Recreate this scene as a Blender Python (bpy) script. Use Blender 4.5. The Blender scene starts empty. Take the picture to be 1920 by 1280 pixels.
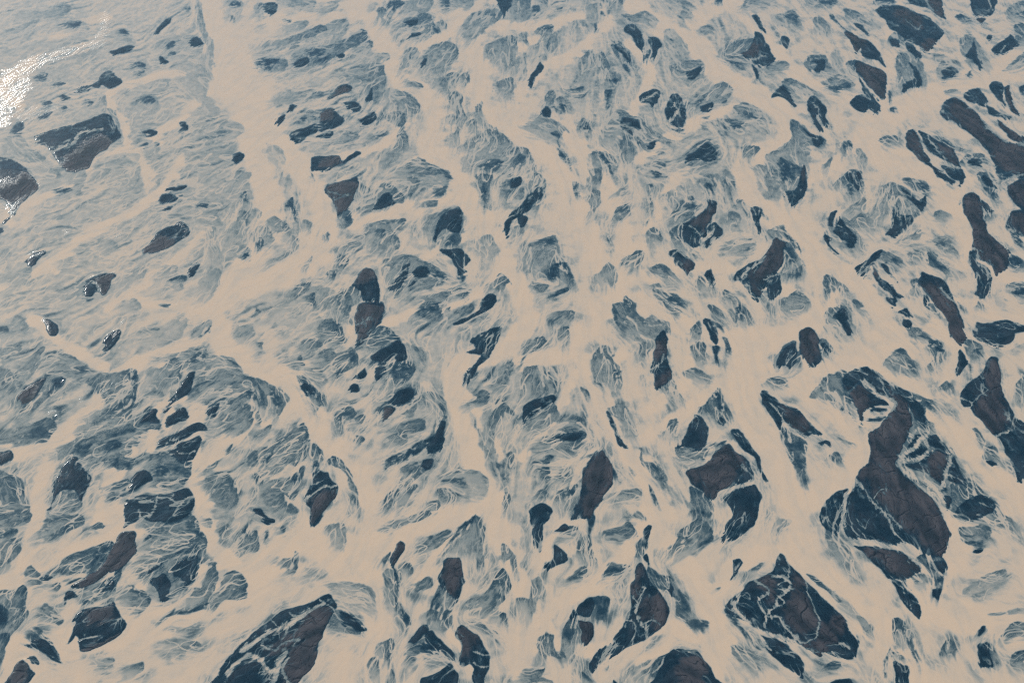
import bpy, math, numpy as np
from mathutils import Matrix, Vector

# ------------------------------------------------------------------ camera, sky, sun
W0, H0 = 1920.0, 1280.0
CAM_H = 1000.0
LENS, SENSOR = 40.0, 36.0
FPX = W0 * LENS / SENSOR
DEP = math.radians(42.0)            # camera looks down by this angle

scn = bpy.context.scene
cam_d = bpy.data.cameras.new("camera")
cam = bpy.data.objects.new("camera", cam_d)
scn.collection.objects.link(cam)
cam_d.lens = LENS
cam_d.sensor_width = SENSOR
cam_d.clip_start = 1.0
cam_d.clip_end = 60000.0
cam.location = (0, 0, CAM_H)
cam.rotation_euler = (math.pi / 2 - DEP, 0, 0)
scn.camera = cam

def ground(u, v):
    """photo position -> point on the water plane, in metres"""
    x = (u - W0 / 2) / FPX
    y = (H0 / 2 - v) / FPX
    dz = -math.sin(DEP) + y * math.cos(DEP)
    dy = math.cos(DEP) + y * math.sin(DEP)
    t = CAM_H / -dz
    return x * t, dy * t

SUN_EL = math.radians(25.0)
SUN_AZ = math.radians(38.0)          # left of the view direction (+Y)
sdir = Vector((-math.sin(SUN_AZ) * math.cos(SUN_EL), math.cos(SUN_AZ) * math.cos(SUN_EL), math.sin(SUN_EL)))
world = bpy.data.worlds.new("World")
scn.world = world
world.use_nodes = True
wt = world.node_tree
bg = wt.nodes["Background"]
sky = wt.nodes.new("ShaderNodeTexSky")
sky.sky_type = 'NISHITA'
sky.sun_disc = False
sky.sun_elevation = SUN_EL
sky.sun_rotation = -SUN_AZ
sky.altitude = 1000
wt.links.new(sky.outputs[0], bg.inputs[0])
bg.inputs[1].default_value = 0.07
sun_d = bpy.data.lights.new("sun", 'SUN')
sun = bpy.data.objects.new("sun", sun_d)
scn.collection.objects.link(sun)
sun_d.energy = 5.0
sun_d.angle = math.radians(0.5)
sun_d.color = (1.0, 0.95, 0.87)
sun.rotation_euler = sdir.to_track_quat('Z', 'Y').to_euler()
sun.location = (-800, 2500, 2000)
scn.view_settings.view_transform = 'Standard'
scn.view_settings.look = 'None'
scn.view_settings.gamma = 1.0
scn.view_settings.exposure = 0.47
scn.cycles.use_denoising = False
scn.cycles.filter_width = 1.15

DATA = """
T 0 0
s.3 12,12 32,8 48,5 53,6 49,10 40,12 25,12
s.35 2,32 10,24 22,18 28,16 22,22 14,30
s.5 45,18 62,16 66,22 64,30 55,28 48,24
D.2 44,19 52,17 61,16 58,21
s.5 3,55 3,45 20,36 40,30 56,30 45,36 25,42 10,48
G 79,9 82,12 81,25 77,34 62,39 45,44 31,49 22,57 25,65 18,75 10,84 8,92 0,95 0,57 10,50 20,44 35,40 50,36 66,32 73,26 76,16
s.5 30,50 45,46 60,42 72,38 66,44 50,50 40,56 30,60 24,62
D.3 38,66 44,62 49,63 44,65
D.3 26,59 31,55 36,56 34,60 28,61
I 82,39 90,36 98,34 101,35 96,39 90,41 86,42 |small dark lens shaped bar
s.5 83,25 92,22 97,26 100,32 90,31 84,28
D.15 88,24 93,22 97,26 92,26
I 116,26 118,21 124,15 128,14 128,17 122,22 118,26 |slim diagonal bar like a grain of rice
s.45 120,38 124,32 132,28 145,28 152,31 153,35 148,41 138,46 126,49 121,50 119,44
I 143,30 147,28 151,30 153,33 148,35 143,34 |dark rounded head of an oval shoal
D.2 124,34 130,31 132,33 126,37
I 120,42 127,47 120,48 |tiny dark triangle at the foot of an oval shoal
D.2 128,40 131,39 132,41 129,42
s.3 147,0 151,3 152,12 155,24 159,30 160,45 158,58 155,60 155,50 152,46 156,40 154,32 150,22 148,12
D.2 138,7 142,5 143,7 140,8
D.2 171,2 178,1 180,4 175,5
s.5 170,2 180,2 180,8 176,16 172,12
D.2 173,12 176,13 175,16
s.55 90,55 96,48 106,46 112,50 111,55 105,58 95,57
D.15 98,49 104,47 109,48 108,51 102,50
D.15 101,55 107,53 108,54 104,56
I 69,64 73,61 75,57 80,53 85,55 92,61 90,64 82,67 77,64 74,66 69,66 66,69 58,70 55,69 58,66 64,64 |ragged dark bar with a long tail to the left
G 55,68 58,67 60,69 57,70
I 44,73 48,71 53,73 48,75 |very small flat dark islet
D.15 64,76 68,75 70,77 66,78
D.2 46,80 49,79 51,81 48,83
G 14,83 30,79 38,80 45,78 44,82 38,86 28,89 18,92 14,90
D.2 32,77 37,76 39,78 34,80
D.2 28,88 35,85 40,84 36,88 30,90
D.25 13,92 18,92 17,97 12,102 8,98
s.3 5,104 12,100 16,104 20,110 28,116 33,119 28,121 20,118 10,116 3,112
D.15 0,118 8,120 16,124 20,130 -4,130 -4,117
I 26,103 35,99 48,95 60,92 70,88 78,85 83,87 86,92 89,98 91,102 88,105 84,108 80,112 74,115 70,120 66,126 56,129 50,128 46,124 42,120 38,114 33,109 28,107 |large dark bar with a brown lower slope
B 46,124 60,112 72,104 78,103 84,108 80,112 74,115 70,120 66,126 48,128
L4 37,115 45,111 55,107 60,100 66,99 76,97
s.3 78,81 86,84 90,95 92,104 88,106 80,100 78,94
s.3 75,72 79,72 80,80 76,80
s.5 96,72 105,66 115,61 124,60 126,64 122,68 112,70 102,72
s.4 102,78 108,72 116,74 118,80 115,84 115,90 108,91 104,88
D.25 106,74 112,72 117,76 110,78
s.45 133,60 140,57 152,57 156,62 155,70 158,80 164,82 160,88 150,86 152,78 140,70 134,66
s.5 135,50 150,50 158,60 145,56
I 134,92 138,91 141,94 140,98 135,101 133,99 136,96 |comma shaped islet with a bright rim
G 133,91 138,90 141,93 139,92
I 106,100 109,98 113,97 118,99 117,101 112,102 |dark cap on a small shoal beside the channel fork
D.25 106,108 110,107 111,109 107,110
D.2 117,108 120,107 119,110
s.5 106,104 118,108 116,116 108,117 107,110
s.5 146,94 155,88 160,90 156,94 148,96
s.6 147,106 152,98 165,92 180,93 183,98 176,104 160,106 150,107
s.6 78,118 92,115 105,116 100,124 85,127
I 174,117 179,114 183,115 183,119 178,122 174,119 |small blunt dark islet in wide pale water
s.7 140,112 170,106 172,112 150,120
T 1 0
I 5,4 8,2 14,2 16,5 15,9 11,12 7,9 5,7 |rounded dark islet with a bright upper rim
G 7,2 13,1 14,2 8,3
s.4 0,5 5,4 6,12 10,12 2,16 0,14
s.45 18,0 42,0 42,6 32,7 24,4 20,3
s.6 40,8 52,7 60,3 58,8 50,10 44,9
D.2 22,15 26,15 25,17 22,16
s.55 20,24 28,17 38,16 36,20 26,25 18,26
s.35 0,38 5,36 8,33 20,31 30,27 40,24 48,20 52,22 46,25 36,29 28,33 20,36 12,40 20,42 20,46 12,46 2,44 0,44
D.15 0,46 8,44 18,45 14,48 6,50 0,49
D.15 5,53 9,50 13,49 11,52
s.35 5,53 12,49 22,46 21,52 16,53
s.6 50,22 60,16 68,16 66,24 60,32 52,33 44,30
s.3 26,36 36,35 52,36 60,33 70,29 76,25 80,23 83,26 82,30 76,34 68,38 58,44 48,47 38,50 30,53 24,57 27,50 28,44
I 28,48 33,44 38,43 40,47 36,50 30,51 |dark blunt patch beside a pale hooked channel
D.2 44,46 50,44 56,41 54,45 46,48
D.25 38,38 46,37 52,37 50,42 42,44
G 77,24 82,23 83,25
s.45 70,38 78,34 86,31 88,34 84,38 78,42 72,45 68,44
I 60,42 64,40 67,41 66,43 62,44 |small dark oval inside a grey shoal
s.45 62,60 66,56 74,51 82,50 90,49 96,50 95,54 92,60 86,60 78,60 70,62
s.4 86,50 96,50 96,56 96,64 92,70 88,64 86,57
s.4 86,44 90,41 99,40 101,43 96,46 90,46
I 53,73 58,69 62,65 68,63 72,65 72,68 66,70 60,73 55,75 |grey brown bar pointing down to the left
B 60,71 66,65 71,65 71,67 65,70
s.5 10,78 16,74 28,71 40,70 48,70 46,73 34,76 20,78 10,80
s.4 80,75 84,66 90,64 92,72 88,76
I 81,74 85,70 87,65 88,70 87,75 84,76 |small dark spike shaped islet
I 66,78 72,76 76,77 80,82 76,84 71,83 |smooth dark lens without any brown
I 23,84 26,79 30,79 30,81 26,84 |stubby islet beside the widest channel
I 15,91 17,88 22,86 22,89 18,94 16,94 |tiny tilted islet with a bright lower end
G 15,91 16,90 17,94 16,95
s.5 28,88 48,84 48,96 40,94 30,92
D.25 32,91 34,88 38,88 36,91
I 48,86 52,82 57,81 60,84 65,88 66,91 62,95 55,97 48,98 46,94 48,90 |broad dark bar with a brown top
B 50,86 56,82 58,85 56,89 51,89
I 24,102 30,98 38,95 45,93 47,97 44,100 38,103 34,107 30,108 28,106 25,105 |dark barrel shaped bar on the channel bank
I 45,102 50,100 55,98 58,99 58,101 54,104 48,104 |narrow dark bar tucked under a broad one
I 77,91 82,87 88,84 90,86 90,90 86,93 80,94 |dark oval bar on its own
s.5 62,100 72,100 76,103 66,105
D.2 90,102 96,100 94,103
s.5 84,104 92,100 98,100 92,104
s.4 97,88 104,85 110,86 111,94 112,102 114,106 112,110 108,114 104,120 100,123 94,123 98,118 104,112 108,106 105,102 108,96 104,92
s.4 100,68 106,68 114,70 120,74 122,80 120,84 110,82 104,80 100,74
s.45 92,8 96,7 96,14 94,20 91,18
D.25 98,3 104,0 111,1 110,4 102,10 100,16 99,12 103,5 100,6
s.55 112,2 130,0 130,6 120,12 112,10
s.4 104,20 112,15 122,14 124,20 118,22 110,21
I 112,16 116,15 121,15 121,18 118,20 112,19 |dark rounded block in a pale shoal
I 114,29 117,25 122,24 124,25 120,28 114,30 |thin dark wedge below a rounded block
s.4 122,12 130,12 132,18 137,23 132,27 124,30 118,30 128,22
D.15 132,20 137,23 134,24
s.4 137,18 141,17 142,21 140,22
s.55 108,46 112,39 118,36 122,37 120,44 114,49 111,52 111,60 108,60 107,52
s.45 124,46 128,40 134,34 142,32 148,34 151,40 148,46 142,52 136,56 127,55 124,50
I 124,48 126,44 129,44 127,49 124,50 |tiny dark notch on a pale round shoal
s.4 110,60 122,62 125,65 122,66 114,64
s.4 131,64 138,60 146,56 151,56 149,62 146,69 140,70 138,64
s.4 145,74 150,69 154,73 153,80 155,85 157,89 154,94 152,100 150,106 147,107 150,98 154,90 148,92 142,94 143,88 150,86
s.4 166,80 169,76 170,84 171,90 174,94 181,98 176,99 170,95 167,88
s.55 159,94 164,90 163,99 160,98
s.5 153,114 158,108 165,103 172,100 180,98 188,104 192,110 192,128 168,128 162,124 157,126 156,120 160,114
D.3 168,124 174,120 182,119 186,122 180,128 168,128
s.45 152,24 156,18 160,12 170,9 178,8 184,10 180,16 172,22 166,28 160,35 156,30
I 179,-4 190,-4 191,5 187,10 186,13 184,9 182,4 |dark pointed bar cut by the top edge
s.45 172,36 180,32 190,28 192,30 192,52 186,54 176,46
s.4 180,64 188,60 192,60 192,72 188,74 184,70
s.6 138,0 152,0 162,1 160,5 150,6 140,6
D.3 140,0 145,0 144,7 140,6
s.4 154,58 158,56 160,61 156,64
I 41,124 42,119 45,117 52,117 62,117 64,120 64,123 60,125 54,128 48,129 42,128 |squarish bar with a brown middle
B 50,122 58,118 62,118 62,122 54,126
I 64,122 70,117 75,113 79,114 78,116 72,120 66,123 |finger shaped dark bar pointing up to the right
s.35 112,130 118,120 122,118 128,122 134,124 140,127 141,130
s.6 8,108 20,112 22,124 12,122
T 2 0
s.4 0,-4 12,-4 12,10 10,14 4,13 0,14
D.25 15,5 20,4 21,8 16,10
D.25 14,12 18,11 15,13
s.5 20,0 26,0 24,4
D.25 33,7 38,6 36,8
s.6 56,6 62,4 66,4 64,14 60,18 56,12
D.25 66,9 68,9 70,12 67,12
s.4 76,5 78,0 84,0 82,5 78,8
D.25 62,18 64,19 63,24 61,24
D.2 65,-2 70,-2 68,1
s.5 18,24 22,20 30,19 32,24 33,32 31,38 26,36 24,28 20,34 15,43 17,36 22,28
D.2 20,22 28,20 31,21 26,23
s.5 5,28 8,26 12,31 9,33
D.25 8,31 11,30 12,32
s.4 0,28 4,34 4,40 0,44
s.55 0,48 8,44 10,48 9,54 2,56
I 12,60 16,54 20,47 24,50 22,54 18,58 16,62 16,66 13,65 |thin dark bar slanting down to the left
s.6 44,18 48,18 48,24 44,23
s.5 51,46 54,42 59,39 61,44 60,50 57,58 53,61 51,54
s.4 64,42 68,41 71,47 74,53 80,57 80,61 74,64 66,64 64,66 64,62 73,59 70,55 65,50
D.15 72,60 76,59 80,59 79,63 74,62
s.5 80,16 86,12 96,10 100,8 106,12 110,16 108,20 100,24 94,19 84,19
I 84,22 87,18 93,19 96,24 98,28 99,34 97,38 94,36 92,31 88,26 85,25 |leftmost of two dark petals on a fan shoal
I 102,28 108,28 112,32 112,35 109,38 108,43 106,45 104,43 105,38 103,34 |rightmost of two dark petals on a fan shoal
D.2 98,47 102,38 104,38 102,44
s.4 76,33 80,32 88,38 91,46 88,52 84,50 80,44 77,38
I 77,34 80,33 84,36 88,41 90,45 88,47 84,43 81,40 78,37 |narrow leaf shaped dark bar
D.15 83,49 86,49 88,53 88,56
s.6 114,24 120,22 130,32 132,40 128,46 120,44 116,36
D.3 118,29 121,30 120,31
s.4 120,50 140,45 145,50 141,58 132,61 124,58
I 130,54 136,52 142,50 140,56 136,60 132,60 |streaked dark bar fading to the left
D.2 70,68 75,68 74,71 72,78 71,80 70,74
I 96,72 100,69 106,67 110,68 111,71 109,76 105,81 103,78 98,77 96,75 |round bar with a white cap
G 106,66 110,66 111,69 108,68
L2 97,76 103,72 109,70
I 118,75 120,71 124,70 128,73 128,76 130,82 130,95 124,96 118,92 115,88 115,80 |bell shaped dark bar split by a pale thread
D.1 120,97 130,97 126,100
L4 122,78 124,84 122,88 114,92
s.45 136,80 142,74 148,70 152,65 158,61 163,64 166,68 160,74 152,76 144,80 138,81
D.25 136,79 142,74 145,73 142,77
I 140,80 144,79 150,76 151,80 147,84 142,84 |small dark bean right of the bell shaped bar
D.25 158,77 161,75 161,78 159,78
s.4 142,88 148,87 147,90 143,90
s.45 166,80 176,78 184,82 188,88 189,94 186,94 180,88 172,90 168,86
D.3 173,86 180,84 182,88 176,88
s.45 155,94 159,90 166,91 172,92 174,97 168,100 162,100 160,96
D.25 161,95 168,92 172,95 168,98
D.2 158,92 160,94 161,100 160,102
s.45 68,100 72,92 78,86 84,84 90,87 98,92 104,98 112,102 119,106 116,109 110,106 104,112 100,112 94,106 90,103 84,102 80,104 78,108 74,111 70,110
I 81,94 83,88 88,88 94,90 96,94 96,98 92,97 90,102 86,100 83,98 |dark heart of a palm leaf shoal
D.15 94,102 96,104 98,110 95,108
I 102,110 104,107 108,106 108,109 105,112 102,112 |tiny dark bead at the foot of a palm leaf shoal
s.3 82,110 85,103 88,104 90,112 90,118 87,122 83,120 82,116
I 22,83 25,80 28,81 29,87 26,88 23,86 |small dark kite crossed by pale threads
D.25 30,80 32,80 33,84
D.2 36,78 40,79 40,84 37,84
s.45 24,80 27,71 31,70 30,78
s.45 34,75 37,73 40,76 44,79 38,79
D.25 44,66 54,65 53,68 46,69
s.5 8,96 18,92 24,90 34,92 40,96 43,100 40,98 34,104 24,104
D.25 29,100 34,98 36,102 34,106 37,112 42,120 44,128 42,124 38,118 35,112 34,104
D.2 35,115 39,114 42,120 38,119
s.5 50,96 54,90 60,94 57,100 52,102
I 51,96 54,91 57,92 58,97 54,98 |small dark smudge alone in smooth water
s.45 57,116 62,114 70,114 76,120 78,126 72,128 60,128 57,122
D.25 66,116 70,117 74,124 73,128 70,124
s.4 0,115 6,110 12,112 14,118 17,128 0,128
D.3 0,122 6,116 10,118 6,124
s.5 125,122 132,114 146,106 154,110 154,118 148,124 124,128
I 132,116 138,113 141,110 146,107 151,110 154,114 152,120 146,121 138,120 130,122 |mottled dark mound netted with pale threads
N 146,107 154,114 146,120
s.4 102,126 108,124 114,123 114,128 103,128
s.4 173,112 180,110 186,111 182,115 176,122 173,120
I 180,12 184,11 187,17 190,24 186,22 183,18 |short dark spur above a star shaped bar
s.4 156,40 162,34 170,32 178,30 182,30 176,36 170,40 172,44 175,48 168,49 160,45
I 172,40 176,38 181,30 182,24 188,26 190,32 192,34 196,41 197,46 192,50 188,50 182,48 180,44 175,44 |dark star shaped bar with pale threads on its left
B 174,40 182,32 184,40 180,44
L2 176,46 182,44 190,42
G 162,36 170,33 176,32 168,37
D.2 160,46 166,46 174,49 168,49
I 180,48 184,52 185,58 184,61 182,56 |thin dark tail hanging below a star shaped bar
s.6 115,0 130,2 138,8 132,6 120,2
s.5 128,9 134,9 136,13 130,14
D.2 152,3 154,-2 157,-2 157,3
s.5 140,24 146,20 150,22 146,25
s.5 170,6 180,0 192,0 192,3 184,4 180,10
s.4 184,124 189,125 190,128 183,128
T 3 0
s.4 0,50 8,46 14,46 16,50 8,54 0,54
s.5 0,1 5,0 4,3
s.45 3,14 12,11 18,9 23,14 24,20 20,24 14,19 8,18
D.25 12,12 18,10 23,14 21,19 17,15
s.5 28,0 38,0 40,5 34,6
D.25 38,-2 52,-2 50,3 44,5 40,4
s.5 35,15 40,14 46,20 44,27 38,24
I 10,28 13,27 16,29 16,33 15,37 12,35 10,32 |small dark square islet with light specks
s.4 28,48 32,43 42,43 44,47 48,53 49,58 44,58 40,55 36,56 34,52 30,54
I 32,46 38,44 43,45 43,50 38,55 35,52 37,48 |blocky dark bar with a bite out of its left side
s.55 48,41 53,43 55,48 53,52 50,50
s.4 40,62 46,60 54,57 60,60 64,64 62,68 56,67 52,70 46,67 42,64
D.25 46,66 52,64 60,62 63,66 54,66 52,70
s.4 12,62 18,59 24,62 32,66 38,72 42,76 36,76 28,70 20,70 16,72
I 3,74 4,70 8,66 12,64 16,70 19,76 21,80 17,78 12,74 8,73 |dark shark fin shaped bar with speckled left edge
G 4,73 5,70 7,68 6,72
I 29,76 32,72 36,72 40,77 44,82 43,88 46,94 45,97 40,92 38,86 36,90 42,98 38,98 34,92 32,86 30,82 |dark two legged bar with a pale slit
L2 35,79 38,82 38,88 41,94
s.4 16,92 20,90 26,95 30,100 38,104 42,106 40,110 30,108 26,110 30,114 28,124 30,128 0,128 0,116 8,112 16,106 18,100
I 26,96 32,100 40,103 42,106 38,110 34,108 32,104 28,100 |dark tapering bar at the tip of a grey veil
D.25 9,118 14,120 20,124 26,128 10,128
D.25 46,11 49,11 52,16 56,21 60,24 58,24 53,19 48,15
I 57,24 62,24 68,28 76,31 81,36 84,40 87,46 88,50 82,46 76,44 71,42 70,39 70,36 66,40 66,41 64,36 61,30 |arrow shaped bar with a brown upper tip
B 58,25 62,25 68,28 74,31 70,36 66,40 64,36 61,30
s.4 58,8 64,9 70,12 74,17 82,18 80,20 72,18 64,14 60,12
I 64,17 70,19 74,23 76,27 70,23 66,20 |thin dark sliver parallel to the channel bank
I 65,46 68,45 74,48 82,51 88,55 89,62 88,72 87,75 82,72 78,68 74,63 70,58 66,54 |brown tongue shaped bar with thin dark margin
B 66,47 70,47 80,51 87,55 88,64 87,74 80,70 76,63 70,58 66,54
I 67,56 70,60 74,66 80,72 84,78 83,80 78,76 72,70 70,64 |dark strip hugging a brown tongue shaped bar
s.3 60,48 66,46 66,56 62,54
I 62,76 66,72 72,71 78,75 84,79 84,84 80,85 76,82 72,84 66,82 61,78 |dark fan shaped bar below a brown tongue
D.25 90,68 92,70 93,76 91,77
D.25 91,81 95,80 96,84 92,83
I 80,8 84,5 92,4 98,4 104,6 112,10 120,13 126,18 130,22 132,25 130,28 127,31 124,35 119,39 115,38 112,34 104,32 100,28 96,24 91,22 88,16 84,12 |broad blue and brown bar near the top edge
B 96,8 104,9 112,13 115,17 114,21 108,19 103,16 98,12
B 116,32 122,29 127,32 122,37 118,38 115,36
L2.5 104,31 110,34 116,38
L1.5 104,16 112,22 115,20
N 116,14 132,24 118,28
D.2 84,-4 95,-4 95,3 88,4 80,2
I 103,-4 128,-4 131,5 133,12 133,15 128,12 120,6 112,5 106,2 |dark and brown bar cut by the top edge
B 121,-2 128,-2 131,8 132,13 127,11 121,5
L2 118,-2 120,4 124,8
s.4 90,30 94,25 98,26 102,32 102,36 98,37 92,36 89,33
I 91,30 96,29 99,32 97,36 92,34 |small dark knot inside a pale ring
I 104,32 108,33 112,38 115,41 113,44 107,40 104,37 |small dark bar under a broad blue one
s.4 97,42 106,40 112,44 116,52 119,60 118,64 112,66 106,66 101,68 100,66 98,56
I 106,47 111,50 114,56 116,62 113,66 106,66 101,69 101,64 107,60 110,58 108,52 |hooked dark bar curving down to the left
D.15 141,12 145,11 148,13 144,14
s.4 142,13 152,15 152,18 146,16
I 156,14 163,14 160,18 |tiny brown wedge below a dark block
B 156,14 163,14 160,18
I 152,-4 168,-4 172,0 169,10 166,12 156,12 153,8 |solid dark blue block cut by the top edge
L2 164,-2 168,7
s.5 180,8 192,2 194,14 186,14
D.3 186,10 194,8 194,13
s.3 186,20 194,19 194,26 188,25
I 164,29 165,26 168,27 167,30 |dark dot sized islet
I 167,38 170,34 176,31 180,27 182,26 188,32 186,35 180,39 172,41 169,40 |dark sausage shaped bar slanting up to the right
L2 174,40 178,34
s.3 186,24 194,28 194,33 188,31
s.5 145,30 152,27 156,32 164,42 168,49 166,53 160,54 152,48 146,38
I 148,42 152,36 155,31 156,36 157,42 160,48 161,54 158,52 154,47 150,44 |dark boomerang shaped bar
D.3 148,57 153,53 152,58
s.5 128,52 132,47 142,47 144,52 140,58 130,60
I 130,54 134,51 140,51 143,54 139,57 132,57 |smooth dark almond in a grey halo
D.2 130,58 134,58 132,61
s.5 125,42 131,42 130,45
s.5 132,69 140,67 144,69 136,71
s.4 176,54 184,46 194,40 194,50 184,53
I 129,86 130,80 134,75 140,73 146,76 154,82 160,88 168,98 176,104 184,108 198,109 198,134 188,134 178,128 170,124 166,116 160,108 154,102 146,97 140,93 133,90 |huge brown bar running off the right edge
B 140,74 150,80 160,90 168,100 180,106 196,110 196,133 184,131 172,122 164,110 156,104 148,96 142,90 136,84
L4 152,80 160,86 166,96 174,102 182,107 196,109
L4 132,91 140,94 150,104 160,114 167,121
I 146,72 150,68 158,66 162,70 164,76 161,80 156,78 150,76 |dark cap on the shoulder of a huge brown bar
I 163,79 170,82 178,86 182,88 180,90 174,88 166,86 |dark spearhead pointing right above a huge brown bar
I 172,89 178,94 186,100 194,104 194,108 184,106 178,100 174,95 |brown strip between two pale threads by the right edge
B 174,91 180,96 192,103 192,106 182,103
I 166,65 170,61 175,62 177,66 176,74 178,80 174,76 170,72 |dark jagged wedge beside a narrow brown strip
N 172,70 180,76 176,82
I 177,66 181,64 182,70 184,78 188,84 188,87 184,85 180,79 178,74 |narrow brown strip slanting down to the right
B 178,67 181,66 183,76 187,84 185,84 180,78
D.15 189,65 194,64 194,71 189,70
s.4 84,105 90,103 97,104 98,108 92,110 86,108
I 103,104 105,98 110,97 113,102 115,108 119,116 124,124 128,128 134,131 140,136 138,138 130,134 122,126 112,118 105,112 |long brown bean with a smooth left edge
B 104,104 106,99 109,99 113,104 118,116 124,125 132,131 124,126 113,117 106,111
I 113,98 120,101 126,105 133,108 139,112 142,118 145,125 138,123 130,120 122,115 117,108 |dark leaf shaped bar next to a long brown bean
B 128,110 136,112 143,123 134,120
L3.5 111,97 115,106 121,115 131,122 144,126
D.2 124,102 134,105 142,110 149,115 146,115 138,110
L2 119,102 126,112 134,119
s.35 145,122 150,117 160,117 165,121 160,126 152,126
I 149,122 152,119 158,119 161,121 158,125 152,124 |small dark eye shaped islet ringed by pale water
D.2 56,108 60,106 62,109 58,111
s.45 55,120 56,108 62,107 63,114 64,120 62,120 60,112
s.5 66,112 70,112 74,118 73,126 71,124
s.45 42,124 48,118 46,128 42,128
T 0 1
I -4,-2 18,0 24,4 28,9 29,14 25,17 20,21 16,24 14,29 10,33 6,36 3,40 3,38 8,30 5,24 2,22 -4,18 |grey brown bar with silver streaks at the left edge
B -2,14 10,10 18,2 22,4 27,9 28,13 24,17 16,20 6,23 -2,18
G 2,8 8,6 14,6 8,10
G 4,26 14,23 18,22 12,30 8,34 6,30
G 20,1 26,5 30,12 28,11 24,5
D.15 -4,-4 14,-4 8,4 -4,8
s.35 28,0 42,0 44,4 36,4 30,3
s.4 48,6 56,0 64,0 63,6 56,9 48,9
s.4 40,14 52,13 62,12 66,10 72,4 78,0 84,0 78,3 72,8 68,13 58,16 48,18 42,18
D.25 41,14 52,13 54,15 44,18
s.6 100,3 103,0 103,20
I 125,14 130,12 139,11 140,13 135,15 126,15 |flat dark islet, uppermost of three stacked ones
I 119,22 121,18 126,17 131,18 133,21 130,24 123,25 120,25 |rounded dark islet, middle of three stacked ones
I 122,29 125,27 129,27 127,29 |tiny dark islet, lowest of three stacked ones
D.3 130,19 137,18 134,20
s.45 130,32 140,28 148,26 152,24 158,25 162,32 165,40 156,39 146,37 136,35
D.2 148,28 151,25 156,25 155,28
G 149,26 153,24 155,26
I 106,60 110,56 114,52 118,47 124,43 130,41 134,38 139,39 142,43 142,48 138,51 132,54 126,58 120,61 112,62 108,61 |dark teardrop bar with white rim and brown tail
B 108,60 114,54 120,50 128,51 130,54 124,58 118,60 112,61
G 133,40 136,38 140,40 143,45 142,49 139,51 138,47 140,44 137,42
G 100,37 105,36 108,34 111,33 108,36 102,38
s.5 78,52 96,44 96,50 88,52
G 82,52 90,48 96,45 90,49
s.45 76,60 80,54 86,54 86,59 80,61
s.55 28,50 40,46 48,43 52,42 52,47 44,50 36,52
G 48,46 50,43 52,44 50,47
s.45 56,43 62,39 68,37 67,41 62,43
D.2 -2,43 2,44 2,46 -2,48
I 20,69 22,64 26,61 33,60 34,62 30,66 27,71 22,72 |small wedge islet with a white top rim
G 21,61 28,60 34,60 30,62 24,63
s.45 0,62 6,60 6,68 0,70
s.4 -2,80 8,80 14,76 22,74 23,78 18,84 10,87 -2,85
s.5 40,70 48,66 54,66 52,70 44,71
s.6 54,60 66,60 66,66 58,65
s.45 38,95 42,90 54,88 62,84 64,90 60,94 48,96
I 63,88 64,83 72,79 80,77 86,77 87,79 84,83 81,90 77,94 74,91 72,91 68,95 64,94 |triangular bar with brown right side and white rim
B 72,82 84,79 83,84 79,92 77,92 75,86
L3 68,83 73,86 75,92
G 68,81 76,77 84,76 76,79
D.2 64,96 70,96 66,97
s.6 26,98 34,95 36,100 30,102
s.45 88,90 94,82 100,75 108,74 110,78 104,82 96,86
G 101,74 105,73 104,75
s.4 119,76 124,71 131,71 131,75 125,78 120,78
I 141,76 143,72 146,69 150,70 149,74 145,79 142,79 |small dark cube like islet with a white cap
G 145,69 150,70 148,71
D.25 126,83 132,79 140,78 138,82 132,83
G 129,80 131,80 131,82 129,82
s.45 127,86 134,85 137,87 132,89
s.45 94,100 100,96 106,100 104,104 96,104
D.3 120,101 128,100 126,102
s.4 156,52 158,45 161,44 161,54 164,60 166,66 164,71 161,66 158,58
s.4 152,80 158,76 164,75 165,84 162,90 156,94 150,96 154,90 158,86 150,86
s.5 164,24 172,16 182,4 188,2 186,12 189,20 188,24 182,22 176,18 168,20
D.3 181,18 184,16 186,22 188,24 182,23
s.5 162,22 166,24 165,28
s.35 177,36 182,30 186,33 184,40 182,46 181,54 178,54 177,48
s.4 169,50 172,45 177,46 176,50
s.4 170,64 178,58 184,56 188,60 187,65 182,67 176,65 172,68
D.25 182,62 188,60 187,66 183,66
s.4 186,30 192,29 192,34
s.4 187,50 190,46 192,50 192,58
s.5 142,124 148,118 155,112 158,113 157,120 150,126 144,126
D.3 143,124 150,117 153,113
D.3 150,125 155,120 158,116 157,121
s.6 110,122 120,118 138,110 138,118 130,128 112,128
D.2 115,119 119,118 118,120
I 33,113 36,111 40,113 43,116 44,121 42,124 37,124 35,118 |dark boot shaped islet with a white toe at its left
G 33,112 38,112 38,117 36,117
s.45 0,118 8,116 12,110 18,112 20,117 16,120 0,122
D.3 -2,118 6,117 6,121 -2,121
I 77,127 82,123 88,119 91,121 89,126 86,130 81,135 77,136 76,134 79,131 |dark islet half covered in white glitter
G 82,122 86,118 90,119 89,124 85,126 81,124
G 90,114 94,113 93,116
s.75 30,40 60,22 100,16 104,24 74,38 60,46 40,42
s.6 176,120 186,116 190,122 180,128
T 1 1
s.45 40,0 43,6 43,10 41,4
s.4 62,33 66,30 70,32 73,37 70,41 65,44 63,48 62,40
D.25 66,36 70,33 72,37 69,40
I 51,14 54,11 60,9 68,7 76,5 77,8 75,14 74,18 72,23 70,27 66,30 62,33 60,27 56,21 52,17 |grey brown triangle with a thin pale vein
B 53,14 60,11 72,9 75,12 73,20 69,27 63,31 61,26 57,20
L1.5 54,16 60,17 66,19 71,18
L1 58,22 62,21 66,20
s.45 75,30 80,28 86,27 87,30 82,34 78,34
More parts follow.
